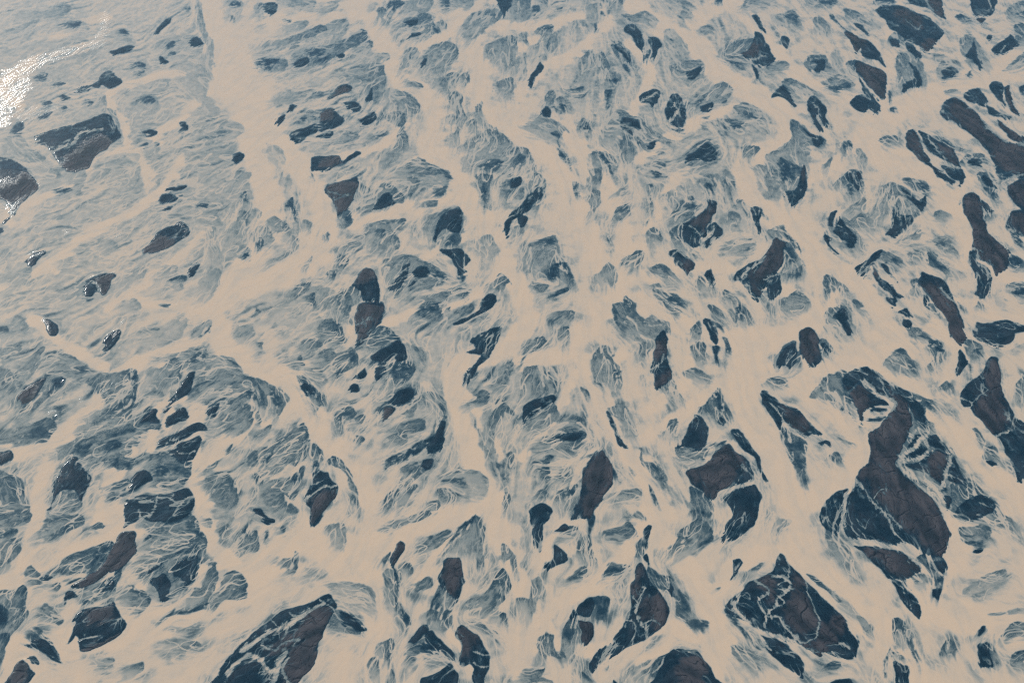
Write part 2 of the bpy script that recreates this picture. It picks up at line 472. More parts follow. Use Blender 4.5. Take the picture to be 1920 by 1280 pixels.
s.4 86,20 90,15 96,11 102,12 106,16 110,20 110,24 106,24 98,29 92,30 88,30 88,24
I 88,29 92,22 96,17 100,17 102,20 105,24 100,27 94,29 |dark hunched bar under an arch of threads
s.45 74,10 84,14 80,22 74,20
s.6 106,2 112,0 142,0 145,4 144,10 140,18 134,20 134,14 124,10 116,16 110,8
D.3 140,0 144,2 148,6 144,8
D.3 134,16 140,12 144,12 141,19 135,20
s.45 115,6 122,8 118,16 120,22 114,18
s.4 122,27 128,23 136,23 135,26 128,28
s.4 166,4 176,4 175,10 174,14 174,22 173,30 171,26 169,16
D.25 170,10 174,12 173,22 172,27 170,20
s.45 176,10 184,4 192,0 192,12 184,14 180,12
D.3 184,12 188,8 192,8 192,12
s.45 183,16 190,16 188,22 184,22
s.45 121,42 128,36 140,31 152,28 155,34 154,48 152,57 138,59 134,56 132,50 126,46
I 134,46 136,38 143,31 152,28 155,33 154,44 150,47 142,44 137,48 135,54 |dark corner bar raked by slanting threads
N 142,34 150,44 138,44
D.3 140,57 144,50 152,46 153,50 151,56
I 138,59 146,59 153,58 158,63 162,67 158,70 155,73 158,76 152,79 150,72 146,66 |dark arrowhead netted with fine pale lines
N 148,62 158,68 152,76
D.25 151,79 158,79 156,84 152,82
s.5 84,42 88,39 98,38 100,44 104,48 107,56 102,62 92,62 84,58 82,50
s.45 98,40 106,37 112,38 108,44 102,44
D.35 90,46 96,44 98,48 94,49
s.5 62,62 68,56 76,54 78,58 70,62 64,64
s.4 60,70 63,64 68,67 64,74 58,78
s.4 53,78 58,76 58,80 54,81
s.4 5,42 10,36 14,34 20,38 24,44 16,46 8,44
D.25 22,26 27,20 30,30 31,38 29,38 26,30
D.3 0,52 4,50 6,56 2,60 0,60
s.4 0,44 8,42 14,50 8,58 0,60
s.5 0,28 4,32 0,38
s.6 24,4 26,8 24,12
s.5 36,38 41,40 40,44 36,42
s.4 51,48 53,46 55,48 55,52 52,52
s.5 26,50 31,52 30,58 27,57
s.5 12,68 18,66 24,62 20,66 12,70 6,76
s.6 36,70 42,64 40,72 36,76
s.4 24,96 30,88 40,84 36,90 22,100 14,104
D.3 0,103 4,105 0,107
s.45 34,97 42,93 44,97 44,102 38,100
D.25 41,94 44,92 46,100 45,102
s.75 20,100 40,88 60,92 44,104 50,116 30,120 10,110
s.4 60,96 66,89 70,94 72,100 68,106 70,114 64,108 58,110 56,102
s.4 46,124 50,114 57,112 63,118 66,124 66,128 46,128
D.25 56,114 59,113 62,119 59,120
s.4 66,90 74,88 76,96 72,98 68,94
I 72,86 75,82 77,77 82,73 87,74 90,79 92,84 93,90 93,96 94,99 86,99 80,97 79,92 74,88 |dark tower shaped bar with a brown cap
B 76,82 79,76 84,73 88,75 88,79 82,83 76,85
I 74,108 76,102 80,99 88,99 95,99 96,104 95,112 90,118 84,124 79,130 75,132 76,124 74,116 |brown shield shaped bar below a dark tower
B 75,108 78,102 86,100 94,101 94,106 90,112 84,120 78,126 77,118
L1.5 75,116 80,114 84,112
s.35 84,124 92,117 98,118 104,124 106,128 80,130
s.45 97,68 104,66 112,64 120,66 128,68 138,76 142,82 118,90 102,92 98,80
I 99,89 103,85 107,79 111,71 116,69 114,76 112,82 108,88 104,91 |dark plume sweeping down to the left
G 107,87 108,86 109,88
I 117,76 122,71 128,72 131,77 128,80 120,80 |dark mottled cloud beside a sweeping plume
N 118,72 130,78 122,74
I 115,88 118,83 120,84 117,88 |tiny dark chip below a mottled cloud shaped bar
D.25 132,76 138,76 141,81 134,81
s.45 118,108 122,103 130,99 138,100 140,106 138,112 130,116 122,116 118,113
D.25 120,106 128,101 136,100 138,106 130,106 124,110
D.25 143,104 145,102 145,105
s.45 142,92 148,89 154,88 160,90 158,94 148,95
D.25 154,94 158,90 160,94 156,96
s.5 120,98 134,93 144,92 140,97 128,98
I 167,104 170,96 174,92 180,93 180,98 176,103 170,106 166,107 |dark cobbled bar, upper half of a bent pair
I 148,115 154,111 160,109 165,105 170,104 168,107 162,111 154,115 |thin dark bar, lower half of a bent pair
s.4 172,88 178,84 182,78 186,78 192,86 190,84 182,90 176,92
s.45 158,104 162,101 160,106 154,108
I 160,128 170,121 184,116 181,128 174,140 166,148 160,158 155,161 158,152 164,144 168,138 158,137 164,133 |feathered dark blade along a curved bank
N 160,130 182,122 170,138
I 186,42 187,36 191,32 197,27 206,17 212,12 215,14 214,20 208,26 205,30 200,33 204,36 203,40 199,42 196,36 192,38 190,44 189,52 187,48 |dark clawed bar with pale streaks at its foot
N 206,20 214,20 206,34
s.6 170,50 176,48 182,60 176,66 166,60
T 2 1
I 0,6 6,4 8,8 6,11 0,13 -3,11 |small dark rounded islet above a clawed bar
s.45 0,14 8,14 8,20 0,21
s.5 13,8 18,3 23,6 24,16 18,18 14,14
s.4 12,20 18,12 23,14 24,20 20,26 18,32 15,28 12,26
s.5 0,44 6,42 8,46 2,50
s.5 45,8 48,10 50,16 50,20 47,20 46,14
D.25 47,10 49,10 50,19 48,19
s.4 58,0 67,0 67,12 62,13 59,10
s.5 59,15 66,16 65,24 61,32 62,40 60,38 55,36 59,30
D.3 73,0 76,0 75,3
I 105,2 107,0 110,1 112,3 107,4 |tiny dark dome in pale water
D.3 102,10 105,10 105,12 102,12
s.5 110,20 116,16 122,14 122,25 118,25 112,23
s.4 103,22 104,20 107,26 106,32 103,34
D.3 100,41 103,36 102,40
s.5 76,18 84,14 84,18 74,20
s.45 72,40 78,28 84,26 88,30 86,36 80,38 74,44
D.35 80,29 86,28 87,31
D.3 71,46 73,50 75,58 73,54
s.4 101,46 105,44 109,46 112,52 106,53 101,50
s.4 83,70 88,64 94,60 98,60 97,66 94,72 93,75 88,74 84,72
D.3 94,62 97,60 96,66 94,64
D.3 83,70 88,69 84,71
s.55 61,80 68,74 72,70 78,74 78,84 72,89 68,84 64,84
s.45 7,58 16,55 24,52 32,50 34,56 35,64 30,68 26,76 20,80 12,78 8,66
D.3 20,54 30,51 33,55 26,56
s.4 24,76 30,70 36,66 44,76 46,88 40,86 30,86
D.15 25,75 30,71 36,69 35,76 34,82 29,83 26,80
D.25 38,68 42,72 45,80 46,87 43,82 40,76
s.4 15,88 20,86 26,87 22,91 16,90
D.2 26,94 32,91 38,88 42,87 42,90 36,93 28,96
G 17,96 20,97 20,99 18,98
s.45 75,104 78,99 83,98 85,94 90,98 93,102 94,108 100,112 104,108 112,112 118,114 118,120 108,121 108,128 84,128 80,112 77,110
D.4 83,95 88,96 93,101 92,112 88,108 84,102
D.3 75,100 78,104 80,116 76,108
s.5 30,110 36,106 45,106 44,110 34,114
s.4 16,130 22,125 26,130
s.4 36,120 42,118 42,128 37,128
s.45 103,74 110,70 118,73 122,80 124,84 116,82 108,78
D.35 112,72 116,74 120,78 116,77
s.5 104,88 108,86 116,86 112,90
s.4 106,90 112,92 122,94 130,100 130,102 122,103 116,101 110,96
D.3 114,95 122,94 129,100 124,101
s.45 120,100 126,106 122,110 114,100
I 118,60 122,59 128,62 134,67 137,70 136,74 133,76 131,80 127,74 123,70 121,65 119,64 |dark pointed bar with a brown grey lower corner
B 129,70 136,70 132,78
L1.5 120,64 124,60 130,64
s.4 120,46 126,42 124,50 130,58 138,64 132,62 122,54
I 126,40 132,38 136,36 142,32 147,26 146,22 150,22 154,24 154,29 150,36 147,41 146,46 148,52 146,58 144,56 145,51 142,50 141,56 138,58 134,56 132,54 125,52 126,46 |dark club shaped bar fraying at its lower end
B 134,40 142,34 148,28 153,26 150,34 146,41 145,48 140,42
L1.5 133,41 140,47 141,55
L3 146,24 142,30 136,34
N 126,46 134,54 140,52
s.4 128,28 132,23 135,20 138,24 142,28 140,30 136,28 130,30
D.25 129,27 133,23 136,20 137,26 138,30
s.5 117,40 124,34 136,32 138,34 126,38 120,41
D.25 134,62 139,64 139,66
s.45 140,8 148,6 154,4 152,14 146,16
D.2 144,10 148,9 151,13 152,18 149,15 145,13
s.45 162,12 166,8 167,13 164,16
s.5 160,0 167,6 164,8
s.5 170,24 174,22 176,28 174,30
I 146,44 149,40 153,39 156,42 158,47 154,50 150,50 150,46 |speckled round islet right of a club shaped bar
N 150,42 156,46 152,48
s.5 156,38 164,32 170,34 170,38 164,42 160,40
I 179,30 182,27 186,28 188,30 186,36 187,42 186,48 184,46 183,40 180,35 |dark banana shaped bar
D.3 186,30 190,33 192,36
s.5 157,58 164,54 176,54 182,50 180,58 170,61 160,60
D.3 170,60 178,57 176,61
I 144,78 146,75 149,74 151,78 153,84 151,88 148,87 146,82 |small dark curl with a bright outer rim
G 148,74 151,78 153,83 151,80
s.5 136,88 142,80 144,90 140,91
I 166,80 168,76 176,71 186,66 192,60 195,54 198,50 202,52 206,54 205,60 204,66 202,72 199,76 201,79 202,86 201,92 196,96 192,97 190,88 187,92 185,96 184,98 180,94 176,90 173,84 171,82 167,82 |large dark and brown bar shaped like a maple leaf
B 190,64 194,56 198,50 204,54 203,64 200,73 192,78 186,84 184,92 180,88 180,80 184,74
L3 172,80 180,73 190,64
N 172,84 180,90 184,84
L1.5 188,81 196,79 202,78
s.4 148,102 152,103 158,108 162,116 154,110
s.4 160,90 168,96 172,102 166,100 160,94
s.45 170,102 176,106 180,114 174,114
D.2 167,103 171,103 173,108 172,114 169,110
s.4 134,118 140,114 142,120 140,128 134,126
I 143,112 148,111 152,116 154,122 154,130 150,128 147,120 |dark arched bar beside smooth tan water
N 144,113 152,120 152,128
D.3 150,112 156,116 158,121 154,118
s.4 158,125 162,126 164,136 162,132
T 3 1
s.45 0,2 8,0 28,0 30,8 28,18 22,23 18,28 14,20 10,10 6,16 2,20 0,16
D.2 10,-4 20,-4 19,8 14,8 11,9
I 13,16 20,14 24,4 26,-4 28,-2 29,4 30,10 29,16 24,22 19,27 15,22 |dark comb edged bar with a brown upper tip
B 24,0 28,0 30,5 27,8
N 14,16 24,12 20,22
s.45 0,46 6,42 12,42 20,54 25,60 24,60 16,54 8,50
D.25 12,44 16,48 20,54 25,59 23,60 16,53
s.45 13,54 18,56 22,62 26,72 26,78 22,82 16,80 12,82 10,78 14,70
D.25 13,56 18,58 21,63 20,70 16,68 14,64
D.3 16,78 22,74 26,70 25,78 20,81
s.5 10,98 22,90 30,96 28,104 16,108 10,104
s.5 0,100 4,104 2,110
s.4 52,10 56,5 62,1 68,1 70,4 70,16 66,18 64,22 60,20 60,14 56,10 50,12
I 58,4 64,1 69,1 70,6 69,14 65,12 61,8 |small dark arch with a flat right side
D.25 59,12 62,10 64,16 62,18
s.55 60,30 72,22 70,32 60,36
s.45 62,38 70,33 76,36 80,44 78,46 72,42 66,42
s.5 78,34 80,28 86,22 86,14 92,10 96,12 96,18 92,24 92,30 86,36 82,40
s.45 90,18 98,12 108,18 116,28 108,36 100,48 94,40 96,28
s.4 102,6 110,6 118,9 122,14 121,19 114,17 108,12
D.25 103,6 112,8 120,12 120,18 112,12
I 100,13 106,17 114,22 118,18 119,24 116,28 114,31 110,26 106,22 101,17 |dark strip slanting down to the right in a shoal
I 94,26 97,27 101,33 108,34 110,38 104,42 101,48 100,44 98,40 94,39 |dark combed bar, upper of a stacked pair
N 94,28 108,36 100,44
I 87,48 92,42 94,38 98,40 100,44 99,48 95,51 92,49 |dark beak shaped bar, lower of a stacked pair
s.45 126,32 130,30 137,33 136,36 132,38 127,35
s.5 98,54 106,50 114,46 112,50 104,54
s.45 44,48 48,40 56,36 68,50 72,60 64,59 54,56 48,52
I 45,37 47,32 52,30 50,35 47,41 45,41 |thin dark edge, upper piece of a ragged cluster
I 49,44 54,36 58,40 63,46 66,50 64,58 61,58 58,52 56,53 52,49 |dark ragged sail, largest piece of a cluster
N 54,42 62,52 56,50
I 41,50 44,48 48,51 46,54 50,60 53,63 50,62 45,56 |thin dark hook, lowest piece of a ragged cluster
s.45 82,62 88,62 96,65 100,69 97,72 90,68 86,72 80,70
D.25 92,66 96,66 99,69 95,70
I 65,74 70,69 76,66 82,60 86,60 82,66 79,70 76,74 73,79 70,80 67,78 |dark arm reaching up to the right
I 78,71 81,74 84,79 90,84 96,90 100,95 96,95 90,91 85,88 82,83 79,78 |slim dark bar with a brown tip at its top
B 78,72 82,76 82,82 79,78
I 85,70 89,69 92,76 96,83 92,79 88,75 |small dark fang beside a slim bar
I 88,95 96,96 96,99 94,102 91,99 |small green black wedge below a slim bar
s.5 106,63 114,60 116,66 112,69
s.4 119,66 121,62 128,66 134,72 138,76 142,80 136,78 128,73 122,70
D.2 120,64 126,66 133,72 136,76 130,74 124,70
s.5 125,54 130,51 136,53 140,60 144,64 134,60
D.4 126,54 132,53 134,57 128,57
s.4 42,79 48,80 56,86 60,91 52,90 46,92 43,98
D.35 43,81 46,84 44,92
s.45 42,110 44,104 52,102 58,103 62,112 63,121 60,124 54,122 50,118 44,118
I 53,104 57,103 60,110 62,117 63,122 60,124 57,118 53,112 48,110 |dark crescent fading away on its left
s.45 64,98 70,102 72,108 68,104
I 98,106 104,103 107,107 109,110 104,109 100,107 |small dark smudge, upper of two by a channel bend
I 101,112 106,111 109,114 106,118 102,117 |small dark smudge, lower of two by a channel bend
s.45 104,118 112,119 120,122 126,128 112,128
D.3 112,124 120,124 124,128
I 114,80 115,76 120,77 126,79 132,83 136,88 139,95 142,102 146,112 148,120 147,128 144,131 138,126 135,118 134,112 130,106 124,100 119,93 116,88 113,86 |long brown caterpillar shaped bar with a dark head
B 116,85 122,84 129,88 133,93 138,98 142,106 147,118 147,128 144,130 138,126 135,118 134,112 130,106 124,100 120,94 117,88
L3 130,88 135,94 141,99
I 116,93 119,94 120,98 118,103 116,100 |tiny dark comma left of a caterpillar shaped bar
s.4 108,84 114,82 116,92 112,92
s.45 120,102 124,101 130,108 133,114 128,112 122,107
I 130,-4 144,-2 148,4 147,8 144,12 143,8 138,6 134,2 |dark hooked end of a shoal above a pale fork
s.4 158,3 166,3 170,8 173,12 172,24 168,22 162,14
I 160,4 164,3 169,9 172,13 166,12 161,9 |small dark flag shaped islet
D.25 161,12 168,14 171,18 172,22 166,18
D.15 172,-4 194,-4 194,4 184,6 176,10 173,6
L4 176,9 184,5 194,2
I 179,14 182,10 194,7 196,34 188,28 183,22 180,18 |brown bar with dark lower rim at the right edge
B 182,12 194,8 194,27 185,19
I 178,42 181,34 184,30 194,31 196,50 186,49 181,46 |dark and brown bar, lower of two at the right edge
B 183,34 194,32 194,46 186,40
D.25 182,48 190,50 191,58 186,56
I 145,23 148,18 153,16 158,19 160,24 161,32 163,40 166,48 172,53 178,58 181,62 181,68 178,74 174,77 171,78 168,72 162,68 156,66 152,62 153,58 154,52 153,44 150,38 147,30 |large brown foot shaped bar
B 147,24 150,18 156,18 160,24 160,34 163,42 167,50 175,56 181,62 180,68 176,75 171,77 168,70 160,66 156,62 154,56 152,42 148,32
L2.5 151,57 156,60 158,66 165,70 168,76
I 151,60 154,63 156,68 162,71 166,74 168,80 167,88 164,94 160,97 156,94 157,86 155,78 152,70 150,64 |dark blue lobe hanging below a brown foot
I 160,22 163,24 169,30 167,33 163,31 160,26 |small dark wing on a brown foot shaped bar
D.25 144,24 147,19 150,17 146,22
s.4 164,34 168,34 166,38
D.2 182,63 190,66 194,68 194,72 184,73 180,70
s.4 180,86 186,83 194,84 194,86 184,88 180,88
D.2 182,90 188,88 194,88 194,94 188,94
D.3 142,99 147,104 148,107 144,103
I 156,114 162,114 175,112 184,114 194,118 194,120 186,122 184,128 176,132 170,132 160,128 154,122 |dark frayed shore by the right edge
N 156,116 180,118 168,128
s.5 158,98 162,100 162,104 156,105
T 0 2
s.45 0,8 8,4 14,3 15,6 8,10 0,14
s.5 12,20 20,14 28,8 32,5 30,10 28,16 24,24 16,24
s.5 36,12 44,8 54,10 60,16 66,20 64,23 56,26 44,24 36,22
D.3 58,20 66,20 64,23 58,23
s.45 -2,22 6,22 9,28 9,36 4,38 -2,34
s.45 9,46 14,40 24,32 32,27 46,28 47,31 40,38 32,44 24,52 18,58 14,60 18,50
I 13,42 18,36 24,31 30,28 34,28 33,32 29,38 24,44 18,47 15,44 |brown and black lens beside a speckled shoal
B 15,42 22,35 25,34 21,46 17,46
D.15 39,29 44,27 47,28 45,33 40,36 36,38 40,32
G 45,28 47,29 46,31
s.5 36,50 44,50 44,58 38,54
G 38,52 44,52 44,55 39,54
G 60,42 63,42 62,44
s.45 -2,72 10,68 22,64 28,62 32,59 38,58 41,64 40,68 36,75 28,76 14,78 6,76 -2,80
D.3 18,72 28,64 38,66 30,72
I -4,84 4,82 8,81 9,85 8,89 -4,94 |small black bar cut by the left edge
D.25 10,97 13,94 14,97 12,99
s.4 -4,100 6,100 14,104 17,112 20,118 21,126 20,130 -4,130
s.4 60,63 70,54 78,45 72,36 66,30 74,25 86,23 100,20 103,24 102,34 102,42 98,50 96,54 86,56 76,59 66,62
D.25 96,22 103,23 102,36 101,44 97,52 94,54 92,48 96,42 99,34 96,28
D.3 76,54 86,48 94,44 96,48 86,53
G 76,38 80,37 79,39
G 84,31 87,31 86,33
s.6 62,66 70,60 96,55 96,58 84,62 72,64
s.45 40,84 48,77 60,74 72,72 84,68 96,64 102,62 106,58 112,54 116,50 118,52 118,58 120,62 116,66 108,66 104,70 100,76 98,84 98,92 96,96 88,96 82,92 72,92 66,92 60,86 56,84 48,88 40,88
D.25 80,70 90,67 98,65 102,67 92,70 84,72
I 104,61 110,54 114,50 117,50 118,56 120,61 116,62 110,60 |small dark peak at the end of a ridged shoal
D.2 80,94 86,89 90,87 88,92 82,95
D.25 56,80 70,76 66,84 60,86
D.2 78,80 84,74 92,76 88,80 82,84
D.25 88,90 96,90 97,95 90,94
s.45 112,14 124,10 136,8 146,4 152,4 155,8 154,16 148,20 138,18 128,14 118,15
D.3 140,14 150,8 154,12 148,16
s.45 115,24 120,20 130,14 136,20 134,28 128,32 122,38 116,36
s.5 117,40 121,39 120,42
I 124,50 128,44 132,38 136,33 139,28 142,23 147,22 146,28 144,34 141,40 134,44 128,48 125,54 |slanting dark spear with a rusty left side
I 124,61 126,57 132,52 138,49 141,52 143,57 136,60 128,63 124,65 |grey stippled dome below a slanting spear
s.5 155,14 165,10 174,12 180,20 184,24 192,28 192,34 184,40 182,46 176,48 170,46 160,44 150,40 142,46 146,36 150,28 156,20
D.3 172,14 178,17 181,20 176,18
I 155,54 158,48 160,46 164,46 163,52 161,57 157,56 |small dark stub in a netted shoal
s.5 164,62 166,56 172,50 180,48 190,50 190,56 188,64 180,70 170,70 170,64
D.3 183,41 188,36 192,38 192,44 186,42
I 118,76 122,72 134,68 142,63 149,60 154,63 156,67 148,68 140,72 132,77 124,79 |grey speckled bar, upper of two under a dome
I 132,80 136,76 144,73 150,71 152,74 148,82 145,88 141,89 135,90 130,86 126,82 |dark bar with pale veins on a channel bank
L2 120,85 128,80 136,75 144,71
L1.5 134,84 141,84 146,82
s.3 114,86 122,84 134,90 144,90 143,98 140,104 130,110 118,106 114,98 110,94
D.25 116,97 120,93 126,96 122,100
D.25 128,94 140,94 138,98 130,97
I 96,110 98,104 102,99 108,96 112,98 115,102 115,104 110,106 104,109 98,112 |dark triangle with white glints on top
G 106,96 109,96 108,98
s.45 76,112 84,106 96,104 92,108 84,111
s.35 79,118 82,114 85,114 85,119 82,120
D.3 90,112 94,110 93,113
I 38,124 40,116 42,104 46,96 52,88 55,86 58,87 59,91 62,94 67,99 69,103 68,107 64,113 62,120 60,118 55,111 46,112 44,114 41,118 38,123 36,128 |large black cone with hairy texture
L2 59,90 64,96 69,101
s.45 44,114 50,114 58,114 60,124 46,128 42,122
I 94,122 98,118 106,116 116,115 124,114 134,111 142,110 145,114 146,120 145,126 140,132 134,134 126,137 120,135 112,134 106,131 104,134 98,138 94,139 93,130 |wide black bar wreathed in white wisps
L2.5 104,126 106,134 112,138
L2 118,115 116,124 112,131
L2 146,116 136,121 130,130
N 112,122 140,118 128,132
s.4 155,110 158,104 164,100 170,99 174,104 178,110 177,120 172,126 164,122 158,116
s.5 150,106 158,104 156,110 151,111
D.25 189,101 192,99 192,108 190,107
s.5 182,96 188,86 192,83 192,90 186,94
s.5 150,98 162,90 160,94 152,99
D.25 169,82 172,78 174,77 171,82
T 1 2
s.45 44,14 48,8 56,6 60,10 68,8 72,6 76,12 76,16 70,20 64,24 60,29 57,28 58,22 52,18 46,18
D.3 68,8 73,8 76,13 72,18 70,14
D.25 60,28 62,22 66,20 63,25
s.5 32,8 36,0 50,0 44,6 36,8
s.4 20,12 24,16 30,16 36,18 32,14 34,12 28,20 22,16
s.5 0,2 4,2 3,6
s.5 84,0 104,0 100,2 90,6 84,8
I 86,12 90,8 96,4 102,1 108,0 112,3 113,8 112,14 106,15 104,12 100,14 97,16 97,22 93,28 89,28 89,20 91,15 87,14 |dark overhanging bar with a leg at its lower left
I 73,29 78,24 82,20 83,25 80,28 |small dark fin left of an overhanging bar
s.45 98,18 116,16 117,24 108,32 100,36 104,30
D.25 100,18 106,16 114,17 117,22 114,27 106,30 102,24 101,20
D.3 85,17 87,16 87,19 85,19
s.5 118,4 124,8 126,12 122,10
s.4 30,28 31,26 36,28 41,33 46,38 49,42 48,47 46,52 44,56 42,52 40,44 37,40 34,36
I 33,33 35,31 38,31 42,34 45,38 42,40 37,39 |dark patch in a grey comma on the channel bank
s.5 38,22 46,21 48,24 40,25
I 71,34 73,32 77,33 79,37 75,38 71,36 |tiny dark islet fading down to the right
s.45 0,28 8,30 14,34 20,38 25,43 22,48 18,54 12,60 8,58 4,50 0,44
D.3 0,30 4,36 6,42 8,50 4,48
D.3 10,34 16,40 20,44 16,50 12,44
s.5 0,55 3,54 4,60 0,64
s.5 0,70 10,62 8,66 2,72
s.45 90,44 98,41 108,36 118,35 119,48 116,55 113,54 116,46 100,46
I 100,45 104,40 108,36 114,35 117,35 119,38 118,43 115,46 108,48 102,47 |dark bonnet shaped bar above a grey wedge
I 93,59 95,53 97,49 101,48 105,50 104,52 99,57 95,59 |grey brown wedge pointing down to the left
B 95,57 97,51 101,49 103,52 98,57
s.4 61,54 66,51 72,50 74,54 70,58 64,57
D.35 62,54 70,52 72,55 66,57
s.5 59,60 62,56 64,68 60,70
s.45 72,60 80,56 80,60 74,62
s.5 73,74 76,71 80,73 74,76
s.6 126,40 134,40 142,46 140,54 132,48
D.35 140,55 143,56 143,60
I 139,59 142,60 142,66 141,74 139,80 135,84 131,83 127,82 129,75 134,68 137,61 |dark curved seal shaped bar on a bank
s.45 98,66 104,65 112,62 124,59 126,62 124,66 116,68 104,69
s.5 97,74 104,70 112,70 110,76 100,77
D.2 97,90 102,86 112,82 118,78 124,75 128,74 127,80 122,84 114,88 106,90 100,94 97,98
I 124,94 126,89 132,88 133,90 130,95 126,96 |small dark knob below a seal shaped bar
D.25 119,92 122,90 122,93
s.5 108,94 118,94 125,96 120,100 112,108 106,110 108,104 114,100
D.25 113,97 117,96 116,98
s.45 95,120 100,115 106,112 104,118 98,126 94,128
s.5 108,118 116,110 120,108 116,114 112,120 108,127 106,127
s.75 135,106 142,102 150,98 162,96 172,100 175,108 172,116 166,120 160,116 152,112 148,108 146,104 138,106
s.45 136,112 140,110 146,113 148,118 144,122 138,118
s.5 130,122 136,120 136,126 128,126
s.5 153,48 158,45 164,42 170,38 174,41 172,46 164,48 156,51
s.5 176,30 180,24 186,18 192,16 192,18 186,22 184,30 180,34 176,33
s.4 167,58 172,57 178,54 180,48 183,44 186,46 192,54 186,50 184,56 180,60 172,60
s.6 172,62 178,60 178,72 180,86 180,98 178,90 172,84 171,76
s.4 185,92 188,86 192,84 192,94 187,95
s.45 184,122 187,114 190,116 188,124 184,128
s.45 0,84 6,80 14,76 20,72 26,69 30,66 36,63 39,67 39,72 38,80 36,86 30,92 24,90 14,94 8,101 4,98 0,94
D.3 15,75 20,72 26,69 25,71 18,76
D.25 37,70 39,69 40,74 38,75
D.3 0,88 8,86 14,80 10,90 4,92
s.45 38,78 44,78 48,82 50,88 46,92 42,90
D.25 43,90 47,89 48,94 45,98 42,96
s.4 55,90 58,86 63,88 68,94 72,101 74,108 76,118 78,128 72,122 70,112 69,104 66,98 60,94
I 43,98 48,96 53,98 56,102 60,106 62,109 61,114 58,119 54,124 50,130 48,135 43,139 40,136 41,130 40,125 38,121 36,117 40,110 42,104 |black scythe blade bar with a smooth right edge
B 42,122 46,117 54,113 60,112 58,118 54,124 50,128 44,134 42,130
L3 36,118 44,112 52,109 60,107
L1 40,108 50,104
N 42,100 56,104 44,110
s.45 4,112 10,106 16,104 24,103 30,101 36,94 34,104 32,112 26,118 20,112 20,120 28,124 30,128 8,128 2,122
D.25 28,100 34,98 32,104 28,106
s.4 0,100 4,104 3,108 0,106
T 2 2
s.45 -2,18 2,18 5,17 8,12 14,4 22,2 18,6 12,10 6,18 2,20
s.5 9,20 22,18 28,24 31,34 28,38 20,41 9,42 10,34
s.6 38,5 42,0 40,6
s.5 60,18 64,8 70,4 76,12 80,20 81,30 78,38 70,36 64,30 60,30
D.35 76,22 80,22 81,29 77,28
s.5 98,2 104,4 98,12 94,12
D.25 52,34 56,36 59,42 58,44 55,38
D.4 61,29 67,32 65,33
s.5 112,34 120,30 124,38 128,44 124,48 116,42
I 108,-2 110,-6 113,-8 116,-7 117,-2 116,0 117,10 119,20 120,28 114,33 109,36 107,33 107,26 103,22 105,14 107,6 |tall dark narrow bar crossed by a pale thread
L3 104,22 110,17 113,14 114,9
B 109,0 115,0 116,11 112,12 108,15 107,12
B 110,26 118,24 118,28 110,34
s.45 134,4 140,1 144,4 144,14 140,16 136,10
D.15 151,4 155,3 156,6 155,12 156,17 153,16 152,9
D.3 159,0 162,2 164,8 164,12 161,8
s.5 128,24 136,20 146,28 130,27
I 9,48 16,44 24,42 31,40 33,42 32,46 28,48 23,50 20,54 14,58 10,60 8,61 |dark whale shaped bar with a pale vein
L1.5 12,58 16,56 23,50 30,46
s.45 10,62 20,55 32,48 34,54 28,64 16,66
s.45 42,63 46,57 52,58 55,62 46,65
D.3 54,52 56,56 55,58
D.35 58,64 62,70 66,77 64,76
s.6 72,50 84,48 90,60 93,70 94,76 88,70 80,60
I 71,52 74,54 77,62 80,68 84,74 87,80 84,80 80,76 77,68 73,60 |slim grey sliver slanting down to the right
G 76,62 78,64 77,65
s.4 15,76 24,72 40,70 50,68 54,70 50,76 46,84 42,86 38,80 26,80 16,80
I 31,72 38,70 48,68 53,70 48,74 40,74 32,74 |long flat dark bar like a paddle
D.15 25,87 30,85 32,88 28,88
D.25 23,91 28,90 28,92 23,92
D.25 23,94 28,94 28,96 23,95
s.4 22,98 28,97 26,105 22,105
s.4 32,102 38,99 44,100 42,104 34,105
s.45 32,118 36,113 42,110 48,108 46,114 40,118 42,124 38,127 34,122
D.3 39,114 46,110 47,113 42,117
s.5 16,118 22,112 27,114 24,118
I 52,106 53,98 56,92 60,86 65,82 68,82 72,87 75,93 76,100 74,108 70,115 66,120 62,128 60,131 56,133 50,133 46,134 44,132 48,125 51,118 52,112 |big grey brown bar shaped like a peanut
B 57,92 65,83 72,88 76,98 72,110 66,119 60,128 54,130 52,120 58,114 54,106
N 54,94 62,100 56,112
D.15 74,92 78,98 80,105 76,100
D.35 87,93 90,96 92,100 89,97
D.3 52,88 60,84 66,81 58,87
s.5 96,80 100,90 108,92 114,100 118,112 122,122 118,118 112,110 104,100 98,92
D.3 104,93 108,94 114,102 117,110 112,104
D.25 102,107 105,112 108,120 110,127 106,121 103,114
s.5 76,116 84,112 96,112 94,117 80,117
s.45 115,68 118,60 124,58 124,62 120,72 116,70
s.35 140,50 146,46 152,38 155,36 158,44 162,52 164,56 160,60 158,63 152,60 148,54 142,54
D.2 152,44 155,37 158,46 163,54 158,54 154,50
I 122,80 126,76 130,70 132,63 136,58 138,55 143,58 147,64 147,70 146,76 142,81 138,81 134,80 128,79 |dark hooded bar above a fan shaped brown one
N 142,60 148,68 140,72
s.5 122,82 132,80 146,80 142,88 128,90
I 154,60 158,56 161,60 158,63 |tiny dark spot at the foot of a grey spike
D.2 150,77 156,75 160,74 156,78 151,79
I 164,66 170,66 175,72 180,78 184,84 187,91 190,100 192,106 188,104 185,94 180,86 172,80 166,72 |narrow dark streak along a wide smooth channel
N 166,68 174,74 172,78
I 130,98 136,95 142,93 148,89 152,84 158,78 162,77 168,82 174,87 179,92 181,98 181,104 174,106 166,109 158,111 154,114 150,119 146,116 140,110 136,107 133,104 |fan shaped brown bar with pleated surface
